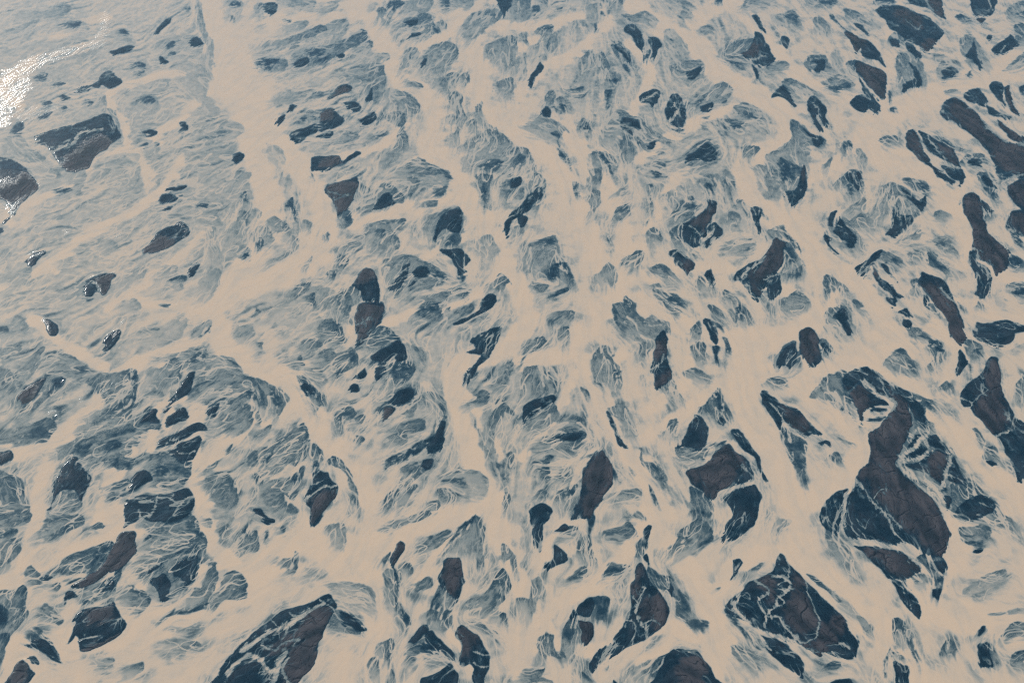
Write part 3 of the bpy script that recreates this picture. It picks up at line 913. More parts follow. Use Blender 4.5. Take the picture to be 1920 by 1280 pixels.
B 142,95 152,86 160,79 170,85 174,92 168,100 164,106 156,112 150,118 146,110 142,104 140,98
B 132,98 140,95 142,104 138,106 134,102
L2 172,92 178,98 182,104
N 170,90 180,98 170,106
I 160,116 166,112 174,109 182,107 186,112 188,116 186,122 184,132 180,138 172,145 164,149 157,149 160,138 166,130 158,118 |black lobe combed by white hairs
N 160,116 170,124 162,144
L5 184,104 172,108 162,112 152,120
s.35 134,110 142,114 150,122 150,128 144,138 136,132
D.2 186,38 192,38 192,52 188,46
T 3 2
s.4 5,18 8,10 18,0 24,4 24,18 16,24 8,20
I 7,12 9,8 14,4 19,1 22,4 22,12 20,17 16,20 12,18 8,20 6,16 |dark rough disc left of a brown pouch
N 16,4 22,12 16,18
I 23,-4 26,-9 31,-11 36,-8 38,-2 39,6 41,12 41,15 36,19 31,21 29,18 26,12 24,6 |brown pouch shaped bar
B 25,-6 31,-10 36,-6 38,6 34,12 31,16 27,12 24,4
s.45 39,0 44,0 48,8 44,12 40,8
I 40,2 43,1 46,5 47,8 45,10 42,7 |small dark ear right of a brown pouch
s.4 0,28 10,26 13,30 6,33 0,32
I -5,38 0,39 5,42 10,46 16,48 22,51 28,57 34,64 40,68 42,71 34,70 30,71 24,69 18,64 12,60 10,66 6,62 2,57 -1,52 -4,46 |long dark moth wing bar split by a frayed thread
B 13,51 20,54 28,58 30,65 28,69 20,66 14,58
L3 3,46 8,52 12,60 20,66 30,71
N 2,44 10,54 8,60
s.35 10,64 18,70 27,76 26,84 28,96 29,110 26,104 22,94 16,84 12,74
D.3 12,66 18,74 27,76 24,84 26,92 28,104 28,110 25,102 20,92 16,84 13,74
I 38,76 42,74 46,76 46,79 42,77 |tiny black fleck at the tip of a long wing
s.5 46,88 52,84 57,91 52,90
s.6 54,72 66,78 60,76
s.45 32,40 40,30 48,25 58,22 62,28 58,40 62,48 66,60 60,56 50,48 40,44 32,42
D.2 53,46 57,50 58,54 55,53
s.5 66,62 72,66 68,64
s.35 58,24 75,19 90,30 116,46 122,68 140,88 156,114 166,126 140,128 116,108 98,98 96,86 104,74 100,48 80,36 64,44 58,36
I 57,25 64,21 75,19 82,25 90,31 100,36 108,41 114,46 118,54 119,62 117,64 112,58 107,50 100,42 91,35 89,38 90,42 84,39 80,37 72,30 66,32 60,38 57,34 |dark netted crown above a great brown bar
G 65,21 68,20 67,22
L2 74,30 80,36 78,33 72,28
N 62,24 84,32 70,34
N 96,38 112,50 106,44
I 61,40 66,33 70,31 76,38 82,40 90,45 90,48 84,48 76,50 72,54 71,62 69,60 67,52 64,46 |brown and black wedge inside a looping pale thread
B 62,40 68,32 74,40 76,46 72,54 70,60 66,50
D.1 78,50 88,50 86,54 78,53
D.1 76,57 88,56 84,60 78,60
L5 72,30 80,38 92,43 95,48 90,53 80,54 74,56 72,62 78,66
L1.5 84,28 88,37 91,42
I 90,35 96,38 104,45 107,54 108,62 106,70 102,78 98,84 96,90 98,96 104,101 112,108 120,115 126,122 130,128 134,138 136,144 134,153 132,159 128,161 118,160 112,154 104,151 94,152 80,149 66,148 60,146 57,140 58,128 60,116 64,108 66,103 70,96 76,88 77,78 75,70 84,63 92,52 94,47 91,42 |great brown bar, largest in the photo
B 92,36 104,46 107,56 107,64 102,76 96,88 98,97 108,106 120,116 128,126 135,140 134,152 129,160 122,152 116,150 112,142 104,140 96,128 84,120 80,112 84,106 90,102 88,96 80,90 76,84 78,76 76,70 84,64 92,54 94,48
B 68,102 74,94 78,90 86,98 90,103 86,108 80,110 74,104
L3 66,104 74,113 80,122 88,131 94,142 102,151
L1.5 80,118 84,112 88,110
L2 84,128 92,131 98,136
I 40,126 46,117 54,112 60,110 58,118 56,126 55,134 52,142 50,146 44,142 40,136 |dark hair covered flank left of a great brown bar
N 42,118 56,122 48,140
L3 60,110 57,122 56,134 54,144
I 101,88 104,82 108,74 112,70 115,70 117,78 121,82 116,88 110,89 |small dark block ringed by curling pale threads
I 102,93 101,91 112,91 120,84 128,81 136,84 137,88 134,96 132,104 130,108 126,104 118,98 108,96 |dark brown shield right of a great brown bar
B 120,86 128,82 134,86 132,96 128,104 122,96
I 120,72 126,70 130,74 134,78 138,84 134,82 126,80 121,78 |dark lobe on the bank above a brown shield
I 135,102 137,92 139,86 142,92 146,102 152,112 146,108 138,106 |dark brush edged strip along the broad channel
N 138,92 146,104 138,104
I 108,50 114,52 118,58 119,66 114,60 110,58 |dark hollow between a crown and a great bar
D.1 130,112 133,110 134,112 132,113
I 131,116 136,116 137,122 134,128 132,122 |tiny dark blade at the end of a pale thread
s.35 138,108 150,104 160,112 168,120 176,130 178,138 160,134 138,132 138,120
I 140,128 144,122 150,118 160,115 168,120 170,127 164,131 156,134 146,133 |dark tangle of threads right of a great brown bar
N 142,124 166,122 154,132
L7 119,69 112,77 105,82 99,88 99,94 106,100 116,104 124,108 130,118 134,128
L4 137,86 134,98 130,110
L3 108,74 112,66 118,70 120,80
L4 100,90 112,88 120,83
s.35 96,36 106,38 118,42 128,46 136,54 130,54 120,50 108,42
D.25 116,44 122,46 122,50
s.5 118,60 124,62 122,68
I 143,8 145,6 148,10 150,16 146,22 141,26 140,22 143,14 |smooth blue black lozenge between two channels
s.45 148,0 158,2 161,8 156,14 150,10
D.25 154,6 160,5 159,10 155,8
D.3 150,16 152,18 152,22
s.35 121,0 128,0 133,7 130,14 125,18 123,22 122,18 126,14 124,8
D.2 122,1 128,0 132,6 129,10 125,5
s.45 87,16 94,8 99,4 104,8 110,16 112,24 108,26 102,20 96,22 88,20
D.3 94,8 99,4 103,8
D.35 104,12 110,17 112,25 108,22
s.45 129,34 134,30 138,34 137,40 131,38
I 144,40 146,36 150,31 158,26 162,20 164,14 168,11 172,13 174,18 175,26 175,34 178,42 182,50 188,58 194,62 198,70 198,100 190,105 187,104 186,96 180,86 176,78 172,72 168,69 166,66 160,60 154,54 151,50 147,50 144,46 |tall brown bar running off the right edge
B 164,26 168,14 173,18 174,34 176,44 178,58 176,66 170,70 162,62 156,54 158,46 164,38
L2.5 172,70 178,68 180,66
L2 144,43 152,46 150,51
L1 152,46 160,40 164,36
L1 180,56 186,64 194,70
s.5 156,66 162,74 168,84 160,80
s.4 160,86 166,80 172,82 175,90 170,92 163,90
I 163,90 168,89 172,92 168,94 |small black spot fringed by pale threads
s.5 186,34 194,26 194,46 188,42
T 0 3
s.45 -2,4 10,0 22,0 22,6 16,8 4,10 -2,10
s.4 -2,14 8,13 12,14 4,19 -2,20
D.25 0,17 8,13 10,14 2,19
s.5 0,26 10,20 14,28 8,36 0,44
s.45 24,22 30,16 32,8 36,3 46,3 54,4 60,2 62,8 54,12 46,16 38,18 32,20 26,24
D.25 38,18 44,14 50,9 52,10 44,16
s.4 66,14 72,8 76,7 77,11 70,14
s.4 104,0 140,0 148,8 150,16 152,14 155,20 154,32 150,30 140,24 128,28 116,32 106,34 104,30 110,24 112,14 106,12
D.15 110,18 113,17 114,19 110,21
D.25 148,14 152,14 155,18 150,18
I 88,18 92,15 97,14 102,14 102,22 102,30 99,34 94,40 88,43 80,46 72,52 64,56 58,57 53,56 56,52 64,48 70,46 75,42 80,34 84,26 86,22 |long brown bar bent like an elbow
B 88,20 94,15 101,15 101,30 96,36 88,42 78,46 72,50 64,54 60,54 64,48 72,46 78,40 83,30
G 89,18 93,15 95,15 91,18
s.3 33,50 38,42 46,36 54,32 64,28 74,24 82,22 85,25 80,32 76,38 70,44 66,45 60,44 54,46 44,48 38,50
I 34,50 36,47 40,48 38,50 36,51 |tiny dark nub at the end of a hatched shoal
D.25 70,30 78,26 80,28 74,34 70,44 66,42
s.45 18,46 20,42 24,40 28,44 34,50 30,54 22,54 18,52
s.45 39,56 44,54 44,57 40,58
D.2 50,52 60,49 56,52 52,53
s.3 76,54 82,50 88,48 88,42 92,40 90,48 87,54 86,62 80,66 62,64 60,66 70,68 58,64 54,60 64,58
I 76,55 80,51 86,50 87,54 85,58 80,59 76,57 |small black patch tucked under a brown elbow
G 85,54 86,54 86,56
I 48,62 50,59 54,59 58,63 54,64 50,66 48,68 |small dark hook left of a black patch
D.25 60,67 68,66 68,68 62,69
I 56,76 62,73 72,71 80,69 86,67 88,71 91,76 94,81 95,85 92,90 86,95 78,99 70,103 62,105 59,101 58,95 56,93 52,98 50,97 54,90 56,84 |large dark drum shaped bar striped with black
B 66,76 78,73 84,72 82,78 72,82 68,82
B 62,104 74,98 86,92 90,90 84,96 70,103
L2 58,96 66,94 72,93
s.35 102,44 106,38 114,36 122,34 130,32 140,28 148,26 150,32 150,40 146,48 142,54 136,60 128,66 122,68 120,64 114,62 112,54 106,50
I 128,42 136,36 144,33 149,32 149,38 146,46 142,52 138,56 136,50 130,46 |black feathered fan, right part of a trio
N 130,42 146,38 140,50
I 111,42 118,39 124,37 122,40 116,44 110,46 |thin black strip, upper part of a trio
I 112,50 118,48 124,46 128,52 127,60 125,66 120,66 119,60 114,56 |black knot, lower part of a trio
N 114,52 126,56 122,64
L2.5 104,48 112,42 124,37 148,30
L2 112,54 118,60 120,68
s.4 92,62 96,56 104,58 112,66 106,76 100,74 94,70
s.45 138,70 144,58 152,56 156,40 162,38 162,60 168,50 174,44 182,46 186,54 184,64 176,66 168,66 160,74 152,72 140,76 130,76
D.2 132,75 142,74 150,70 158,67 150,73 140,77
D.3 176,62 184,55 186,56 182,62
D.35 116,82 130,72 128,76 118,84
s.4 154,6 158,4 159,9 155,9
s.4 164,14 168,12 169,18 165,19
s.4 179,20 184,12 186,14 184,22 188,18 192,14 192,28 186,26 178,28
D.25 180,20 184,12 185,16 182,21
s.4 -4,60 10,58 18,54 20,60 18,70 20,76 14,84 8,90 -4,92
D.15 -4,68 6,74 4,84 -4,86
s.4 28,76 34,70 40,74 47,80 44,83 38,80 32,80
D.3 20,92 26,86 32,88 30,92 24,96
s.35 20,94 36,94 46,112 28,104
I 21,98 26,95 34,95 38,100 42,105 46,113 42,112 36,107 28,103 |dark stippled slope above a black mound
N 24,96 40,106 32,104
s.4 -2,94 6,92 5,100 2,110 -2,122
I 10,118 13,112 17,110 20,113 22,116 26,120 27,122 24,125 20,128 12,134 -4,134 5,126 |black mound with a brown face near the corner
B 12,118 16,112 20,118 18,124 10,126
I 22,108 27,108 29,112 27,115 23,111 |tiny black crescent on top of a black mound
G 15,110 19,110 18,112
s.6 124,96 140,96 150,100 138,104 128,106 124,100
s.6 130,88 150,84 146,87 134,90
s.6 70,112 84,110 76,112
D.4 76,122 86,120 93,117 84,120
s.6 94,118 106,113 104,118 94,122
T 1 3
I 0,-3 5,-2 9,3 13,5 14,8 8,8 4,3 0,0 -2,-2 |small black bird shaped islet
D.25 5,22 8,14 10,13 10,18 7,23
s.3 18,14 21,12 20,16
s.6 53,10 64,8 68,16 66,28 56,26 54,18
s.45 12,39 17,35 26,34 30,30 32,30 30,40 28,44 20,42
D.3 29,30 31,30 29,39 28,38
s.6 36,50 44,45 40,48
s.55 92,14 104,6 116,4 128,0 132,1 124,6 108,10 98,16
I 103,28 106,23 109,21 112,23 111,28 108,34 105,38 103,42 101,38 101,32 |small brown thumb shaped bar
B 104,28 108,22 111,25 108,32 104,36
s.4 92,42 94,36 100,30 99,35 96,40
s.5 94,46 100,44 106,48 106,70 102,72 96,56
D.2 103,40 106,48 107,58 106,66 110,72 114,78 114,83 110,78 107,74 105,72 106,60
s.4 108,74 114,78 115,84 108,82
s.5 109,42 113,38 116,42 115,46 110,45
s.45 116,58 124,50 130,48 131,54 124,58 120,62 114,62
s.4 122,26 128,20 134,18 138,16 144,14 146,18 140,22 128,28 122,30
s.5 150,20 160,10 166,2 170,10 170,26 169,44 164,32 158,30 148,30
D.2 138,32 142,28 146,22 148,16 154,10 160,5 166,1 162,7 156,12 150,18 146,26 142,30
D.3 167,36 170,30 168,44
I 137,48 139,42 141,36 144,34 150,34 153,34 154,40 156,48 156,54 154,60 152,64 149,66 146,62 142,58 139,56 138,53 |brown egg shaped bar under a pale arch of water
B 142,40 148,35 152,36 154,46 152,54 148,60 144,58 141,50
G 147,65 150,65 149,67
s.35 133,66 138,56 144,60 150,66 147,72 145,84 142,82 138,78 140,70 134,70
D.15 129,72 131,66 136,60 137,62 133,66 130,72
D.25 132,72 137,68 138,72
s.5 126,80 130,74 138,76 144,84 142,90 134,88
D.35 140,76 144,72 146,74 142,84
s.3 114,106 117,96 122,98 130,100 138,104 146,106 148,110 140,108 124,104 118,110 116,114 113,112
I 116,94 119,90 122,86 127,84 130,86 130,90 126,92 122,96 119,100 116,98 |dark helmet shaped bar above slatted shallows
I 128,90 133,89 137,94 141,98 146,104 147,108 142,106 136,104 130,100 127,96 |slatted black bar right of a helmet shaped one
N 128,92 140,102 134,98
D.2 121,100 126,96 130,102 124,104
s.4 155,70 164,64 172,62 178,54 182,44 186,44 190,50 192,56 186,64 180,70 178,76 172,76 162,74 156,73
s.4 184,76 187,77 186,83 184,82
s.5 176,36 184,32 184,24 192,28 192,34 180,38
s.5 160,82 170,84 178,90 182,94 174,92
I 149,90 152,85 155,84 160,88 165,92 170,98 174,104 176,109 175,116 172,124 170,130 164,130 162,122 164,118 160,114 156,116 152,112 151,108 153,104 153,98 151,94 |dark and brown bar with barred right half
B 151,90 155,85 162,90 166,94 164,98 160,102 156,106 153,106 154,96
L2 163,104 170,107 176,106
L2 163,113 168,116 175,115
N 166,100 174,110 168,122
L4 151,92 153,100 151,110 156,117 162,121
I 124,125 130,122 137,119 142,116 146,112 150,117 152,121 151,126 149,132 140,136 122,132 |dark hill shaped bar cut by the bottom edge
s.4 88,106 90,100 96,97 102,96 102,108 100,118 96,110 90,106
s.55 82,128 84,110 90,108 92,116 88,128
s.5 102,128 101,118 104,126
I -36,134 -30,122 -24,112 -16,103 -8,95 0,88 8,82 16,76 24,72 34,69 44,66 50,62 55,61 59,65 61,70 58,74 56,78 52,87 48,97 45,108 42,116 36,123 30,130 26,136 0,136 |big dark triangular bar with a brown lobe
B 44,72 54,71 56,74 50,88 46,100 40,98 36,94 30,96 20,102 10,104 18,98 30,88 38,78
B 20,130 22,112 28,103 36,98 42,102 45,108 40,120 32,128
L7 -10,104 0,96 8,91 20,86 32,79 40,74
L3 40,74 48,69 54,68
L2 12,80 16,86
L2 26,76 30,81
L2 48,65 56,70 59,75
L2.5 5,100 14,103 22,98 32,95
L9 10,136 15,122 17,112 22,104
L5 24,108 20,118 26,130
L8 -22,122 -14,112 -4,108 4,112 12,118
N -26,116 -4,98 0,108
N 4,84 24,76 44,68
s.4 0,112 8,114 14,120 16,128 0,128
s.4 56,80 60,72 66,74 74,80 82,88 76,90 64,88 56,88
I 62,76 64,74 70,77 76,83 82,89 76,89 72,86 66,84 |dark tail feather right of a big triangular bar
N 60,76 72,82 66,82
s.7 54,54 66,52 84,56 90,62 88,78 80,76 68,70 60,62
T 2 3
I 13,-1 16,-4 22,-6 28,-5 31,-1 28,4 24,9 23,14 23,24 21,30 17,22 15,16 14,8 |dark bent bar like a hockey stick
s.35 52,22 56,18 59,22 61,36 59,42 52,36 50,30
D.2 55,2 60,0 62,5 60,12 58,18 56,18 56,10
s.45 45,50 50,44 54,42 58,46 50,48 42,54
D.25 44,50 52,44 56,44 50,48
s.45 30,16 44,10 50,14 48,18 38,19
I 30,15 36,10 40,8 43,12 40,15 34,15 |small dark wedge inside a sheltered pool
I 31,25 34,25 38,28 41,31 42,36 38,38 32,40 28,43 25,43 24,40 28,36 30,32 |dark duck shaped islet
N 34,32 40,34 36,37
s.45 68,16 74,14 82,12 88,8 92,12 94,18 86,20 82,24 72,20
s.4 90,4 96,0 102,6 98,7 94,6
I 99,14 102,9 105,10 104,16 102,24 99,30 97,26 |thin dark strip above a tall pointed bar
s.4 94,24 100,18 101,26 98,32 94,36
s.4 65,52 68,48 71,42 74,38 80,38 88,42 84,44 80,48 74,49 68,51
D.3 70,44 78,40 82,44 74,48
s.5 0,30 4,36 4,44 2,54 0,54
s.6 14,52 20,50 24,60 20,70 14,66
s.6 2,66 8,64 18,66 20,74 14,82 6,80 2,74
s.45 112,30 120,24 130,12 140,6 148,12 150,20 144,24 134,26 130,34 120,36 114,36
D.3 130,22 132,14 136,20 134,24
D.3 140,24 149,18 150,22 144,25
s.4 134,0 144,0 142,4 136,4
I 92,44 94,39 97,38 101,43 104,50 108,56 113,62 117,69 118,76 116,82 110,88 104,93 96,97 88,101 82,105 74,108 68,114 62,119 58,118 60,110 66,104 74,96 80,88 86,80 89,72 89,62 88,56 92,50 |big dark onion shaped bar with a trailing root
B 90,58 94,50 95,42 97,42 97,52 96,60 93,64 90,62
B 99,70 104,64 112,64 117,72 116,80 108,88 106,80 98,80 94,76
L3 90,62 94,68 92,75 96,82 101,87 102,96
L2.5 94,66 98,59 100,56
L2 86,80 92,84 92,92 90,100
L2 98,84 104,80 110,84
N 64,108 78,100 72,108
I 100,32 102,32 103,38 100,37 98,34 |tiny dark chip on top of a tall pointed bar
s.4 102,42 110,48 118,50 124,58 130,64 134,74 136,80 146,84 142,88 136,88 130,82 124,78 124,66 116,58 108,54
I 117,57 118,53 121,57 119,62 116,60 |small dark diamond right of an onion shaped bar
D.3 124,58 128,62 132,72 128,76 126,68
D.35 130,82 138,80 148,82 144,88 138,89
s.4 36,104 38,92 42,82 48,78 48,84 50,94 50,104 48,110 42,112 36,108
I 44,78 50,70 56,65 61,64 61,70 60,76 56,78 50,77 46,80 |dark upper half of a split almond bar
I 49,81 54,81 60,82 62,86 61,92 58,98 55,101 53,98 51,90 |brown pointed lower half of a split almond bar
B 50,82 60,82 61,90 56,99 52,92
D.25 61,64 72,64 73,72 70,82 64,80 62,74
L3 46,86 48,79 60,79
D.3 40,86 44,84 47,90 44,98 40,92
s.45 20,104 20,96 25,91 30,92 30,100 34,106 38,108 26,106 22,116 20,114
D.35 31,104 38,104 40,109 34,107
I 104,134 108,122 111,112 115,107 120,103 128,102 138,103 142,106 144,111 150,117 154,124 158,134 |large dark dome cut by the bottom edge
B 122,118 126,112 136,107 143,111 146,118 142,124 144,134 128,134 126,124
s.3 104,120 108,110 116,106 110,114 106,124
L2 106,120 112,114 114,108
s.5 92,124 96,114 104,110 108,108 104,116 98,122
s.5 4,124 10,118 24,118 20,124 30,128 0,128
s.4 51,120 56,124 60,128 53,128
D.35 70,118 72,115 71,120
D.1 75,130 77,126 79,130
I 165,36 170,34 172,37 170,42 167,49 165,50 166,42 |small dark tadpole in smooth tan water
s.5 176,45 186,38 184,42 178,46
s.6 150,58 156,56 154,59
s.55 164,100 176,104 184,112 182,120 174,114
T 3 3
I 64,25 74,25 90,27 100,29 108,34 114,40 113,45 108,48 104,50 103,54 106,58 98,52 90,49 84,42 76,34 70,29 |dark brown apron below a great brown bar
B 72,28 88,28 102,32 112,40 108,46 98,48 88,40 80,32
I 92,50 98,52 104,58 110,64 115,72 113,80 110,78 102,68 96,58 |black pointed tip at the tail of a brown apron
L5 62,19 74,22 90,25 100,28 110,36 116,42
L6 103,52 108,58 115,68
s.35 112,36 120,32 132,34 134,42 132,50 130,60 128,66 122,66 124,56 122,48 116,40
I 120,38 132,36 134,42 131,46 124,43 |black slatted patch below the tip of a great bar
N 120,38 132,42 126,44
D.15 126,50 132,48 130,53
I 124,57 130,57 129,65 124,64 |small black block below a slatted patch
s.5 108,48 116,46 122,50 116,56
s.45 170,0 178,2 184,10 186,18 178,12 172,8
s.5 144,12 160,10 166,14 164,20 160,26 156,31 154,28 154,24 146,22
I 153,29 155,27 158,26 161,27 159,30 155,31 |small black comb shaped islet in hazy water
D.2 148,22 160,21 160,24 152,24
D.35 146,18 156,17 154,19
s.7 148,58 160,50 176,44 178,52 172,58 160,62 148,60
s.5 44,14 52,20 60,28 62,34 66,44 70,48 64,48 54,38 46,26
s.35 28,46 34,48 44,56 52,62 62,68 66,76 64,76 56,70 46,60 36,54
s.5 66,76 74,80 80,88 80,94 74,92 70,84
s.7 6,8 14,5 18,7 10,14
I -32,70 -28,64 -20,58 -14,52 -6,50 0,46 4,44 6,36 8,32 10,31 14,36 18,40 24,46 28,52 36,58 44,66 52,74 58,80 62,88 66,94 68,98 67,106 62,110 56,110 50,106 44,104 38,109 32,104 24,100 16,97 8,94 0,91 -6,88 -14,84 -22,80 -28,76 |large black and brown bar laced with looping threads
B 18,66 24,60 30,66 34,76 36,86 30,88 22,90 14,82 12,74
B 40,84 48,80 56,78 58,84 54,92 46,98 40,106 30,102 28,98 38,92
B 20,46 26,50 28,54 24,60 18,64 20,54
B -8,53 0,47 5,50 4,58 2,66 -2,58
L5 -22,60 -25,70 -18,80 -10,88 -4,96 2,102
L3.5 4,48 12,48 17,54 12,60 6,64 6,70 0,76 -2,86
L2.5 0,78 8,78 12,86 20,94 26,98 36,92 38,84
L2 28,52 30,62 34,72 38,82
L3.5 -10,50 -2,56 0,60 -8,66 -6,72 0,76
L6 -14,86 -4,90 10,94 20,98 32,107
L2 14,36 16,42 15,50 8,54
L2 6,62 12,66 10,70 4,70
L2 46,100 54,98 62,102
N -18,70 -2,82 -10,66
N 30,62 44,76 38,72
I -7,92 0,94 8,95 15,99 22,106 27,113 28,123 22,121 12,116 4,108 -2,100 |dark petal below a large laced bar
D.3 -32,72 -26,76 -18,90 -12,98 -6,103 -14,98 -24,86
s.45 38,121 46,113 54,114 48,118
D.25 44,114 54,115 50,117
I 46,134 47,127 55,125 62,125 62,134 |thin black sliver cut by the bottom edge
s.3 94,86 95,80 98,81 103,86 106,92 104,98 100,102 96,104 92,104 93,96
s.4 92,106 96,104 102,108 104,112 100,112 94,112
I 94,112 100,114 105,116 105,134 96,134 |black upright block cut by the bottom edge
D.3 88,112 92,102 90,116 87,122
D.35 96,81 100,83 104,90 108,96 112,108 114,120 110,108 104,94
s.5 154,94 162,84 163,92
I 157,93 159,88 161,85 163,85 162,89 159,92 |tiny dark stroke above a black square
G 160,84 162,84 162,85
s.4 166,100 172,108 172,114 166,116
I 157,100 162,98 165,99 166,104 168,108 168,114 164,116 160,116 158,108 |black square bar near the bottom right corner
s.4 174,94 178,88 184,82 190,82 194,84 194,92 186,92 178,98
s.35 183,113 186,106 194,104 194,112 186,114
s.4 130,106 132,98 136,96 140,101 137,106 132,108
G 133,100 136,99 137,103 134,104
s.7 164,77 180,74 192,73 192,75 176,78
P
s.86 -20,-20 360,-20 390,120 400,300 380,480 280,560 120,640 -20,640
s.82 380,300 520,330 540,520 430,640 380,560
s.75 200,250 420,220 440,330 300,420 240,380
s.88 560,120 760,60 800,300 720,420 560,360
s.85 -20,640 360,640 460,860 440,1100 280,1000 120,960 -20,1040
s.85 700,600 1000,560 1080,760 960,960 760,860
s.85 960,20 1400,10 1460,200 1440,420 1240,420 1120,260
Q
C48 38,-4 40,6 42,14 46,22 48,30 50,36 50,44 46,50
C44 45,12 49,20 52,26 56,31 60,37 61,43 59,48 54,51 48,53 42,56
C40 46,50 41,56 40,60 43,66 48,70 54,71 58,77 62,83 66,89 70,95 71,102
C24 58,48 62,43 68,41 76,39 86,37
C34 70,4 73,10 75,15 80,18 82,24 80,28 86,34 88,38 91,42 94,48 97,54 99,60 94,66 87,68 85,73 87,80 89,88 92,94 94,102 98,110 99,118 98,130
C32 86,3 90,12 90,18 94,23 100,27 105,31 107,36 110,42 112,48 115,54 112,60 106,66 98,68
C28 115,54 117,45 114,36 110,30 106,24
C24 115,54 120,52 128,50 136,50
C30 115,54 122,58 130,62 138,64
C18 115,54 120,46 124,38 128,32
C38 114,-4 122,4 130,8 135,14 142,18 148,22 147,27 140,30 140,36 146,42 152,48 155,54 153,60 146,63 140,66
C24 130,-4 140,3 144,8 150,14 158,18 164,20
C42 194,12 182,15 172,19 164,23 162,28 170,31 176,36 180,40
C22 168,-4 167,10 166,16 164,22
C30 164,28 158,30 152,33 148,38 150,44 156,49 162,54 166,60 169,65 160,68 150,69 142,70
C52 140,64 139,72 142,80 146,88 149,96 151,104 156,110 162,116 169,121 171,130
C44 150,104 150,95 158,90 162,84 158,78 150,72
C38 160,69 168,72 176,78 182,84 188,90 194,95
C60 194,118 182,116 172,113 178,104 181,96
C22 176,56 184,58 194,60
C20 176,62 180,66 178,70 176,78
C16 180,44 186,51 194,53
C16 182,30 180,38 182,44 180,50
C14 140,50 146,54 152,56
C22 170,66 176,60 176,54
C40 -4,110 6,108 14,104 22,100 25,98 20,96
C22 -4,85 6,84 10,82 18,76 22,70 32,66 40,62
C16 6,60 14,66 20,69
C58 -4,134 6,124 14,120 26,118 36,114 46,110 52,104 60,100 68,104
C30 12,82 8,90 7,98 4,108
C30 37,78 36,86 38,94 40,102 46,108
C28 37,87 44,82 50,78 56,74
C34 70,104 78,99 86,96 93,94
C38 71,100 70,112 71,120 70,134
C22 99,118 106,112 114,108 119,100 122,92 118,86 114,78 110,70 108,62
C42 119,86 124,94 124,100 130,108 134,116 134,134
C24 98,118 110,122 124,118 136,120
C16 118,84 124,80 130,76 134,73
C30 150,104 142,104 136,108 134,118
C34 60,102 66,110 72,117
C13 34,14 26,15 21,17 20,19 23,23 24,28 27,30 28,36
C12 26,28 34,22 42,14
C9 -2,42 6,38 12,35 20,29 30,27
C14 84,70 90,78 94,86
C12 -4,20 4,13 12,6 20,3
C12 48,4 60,3 72,3
C14 78,9 88,5 100,5 112,2
C12 88,17 96,10 106,4
C16 96,20 100,14 108,10 114,4
C14 120,30 128,24 138,20
C14 112,30 118,22 122,14 118,8
C12 60,30 70,28 76,24
C10 56,12 64,10 72,8
C12 10,50 16,44 24,40 30,36 34,30
C10 0,54 8,50 14,46
C12 20,58 28,52 34,48 38,44
C10 24,56 36,58 40,58
C12 98,86 104,78 108,70
C12 66,62 74,60 78,58
C14 118,64 114,72 116,80
C14 130,64 128,72 122,76
C12 142,84 150,92
C12 22,84 20,90 18,98
C14 25,84 20,92 18,100 26,98
C10 38,76 30,76 28,84
C10 30,68 32,76 31,80
C10 42,106 32,108 26,110
C12 84,118 88,124 90,130
C12 78,110 82,104 86,100
C12 104,118 100,110 104,100 108,98
C14 120,114 126,120 120,124
C10 78,30 84,28 92,30
C10 94,50 88,56 78,60
C10 76,50 84,46 88,44
"""

# ------------------------------------------------------------------ survey grid over the river plain
STEP = 1.25
def ruler(a, b, out0, out1):
    """fine steps where the survey was made, coarse ones around it"""
    return np.concatenate([np.arange(out0, a, 4.0), np.arange(a, b, STEP), np.arange(b, out1, 4.0)])
U = ruler(-20, 1940, -620, 2540)
V = ruler(-15, 1295, -239, 1755)
NU, NV = len(U), len(V)
UU, VV = np.meshgrid(U, V)
UU = UU.astype(np.float32); VV = VV.astype(np.float32)
GX, GY = ground(UU, VV)
GX = GX.astype(np.float32); GY = GY.astype(np.float32)
# metres per photo pixel across, as a function of the row
_r0 = ground(np.full(NV, 960.0), V)[0]; _r1 = ground(np.full(NV, 961.0), V)[0]
MPP = (_r1 - _r0).astype(np.float32)[:, None]
SC = (0.70 / MPP)                       # 1 near the middle, smaller far away
RNG = np.random.default_rng(11)
_TAB = RNG.random((512, 512)).astype(np.float32) * 2 * np.pi
_TC, _TS = np.cos(_TAB), np.sin(_TAB)

def gnoise(x, y, seed=0):
    x = x + seed * 37.17; y = y + seed * 91.73
    xi = np.floor(x); yi = np.floor(y)
    fx = (x - xi).astype(np.float32); fy = (y - yi).astype(np.float32)
    xi = xi.astype(np.int64) & 511; yi = yi.astype(np.int64) & 511
    x1 = (xi + 1) & 511; y1 = (yi + 1) & 511
    wx = fx * fx * fx * (fx * (fx * 6 - 15) + 10); wy = fy * fy * fy * (fy * (fy * 6 - 15) + 10)
    n00 = _TC[yi, xi] * fx + _TS[yi, xi] * fy
    n10 = _TC[yi, x1] * (fx - 1) + _TS[yi, x1] * fy
    n01 = _TC[y1, xi] * fx + _TS[y1, xi] * (fy - 1)
    n11 = _TC[y1, x1] * (fx - 1) + _TS[y1, x1] * (fy - 1)
    a = n00 + wx * (n10 - n00); b = n01 + wx * (n11 - n01)
    return 1.5 * (a + wy * (b - a))

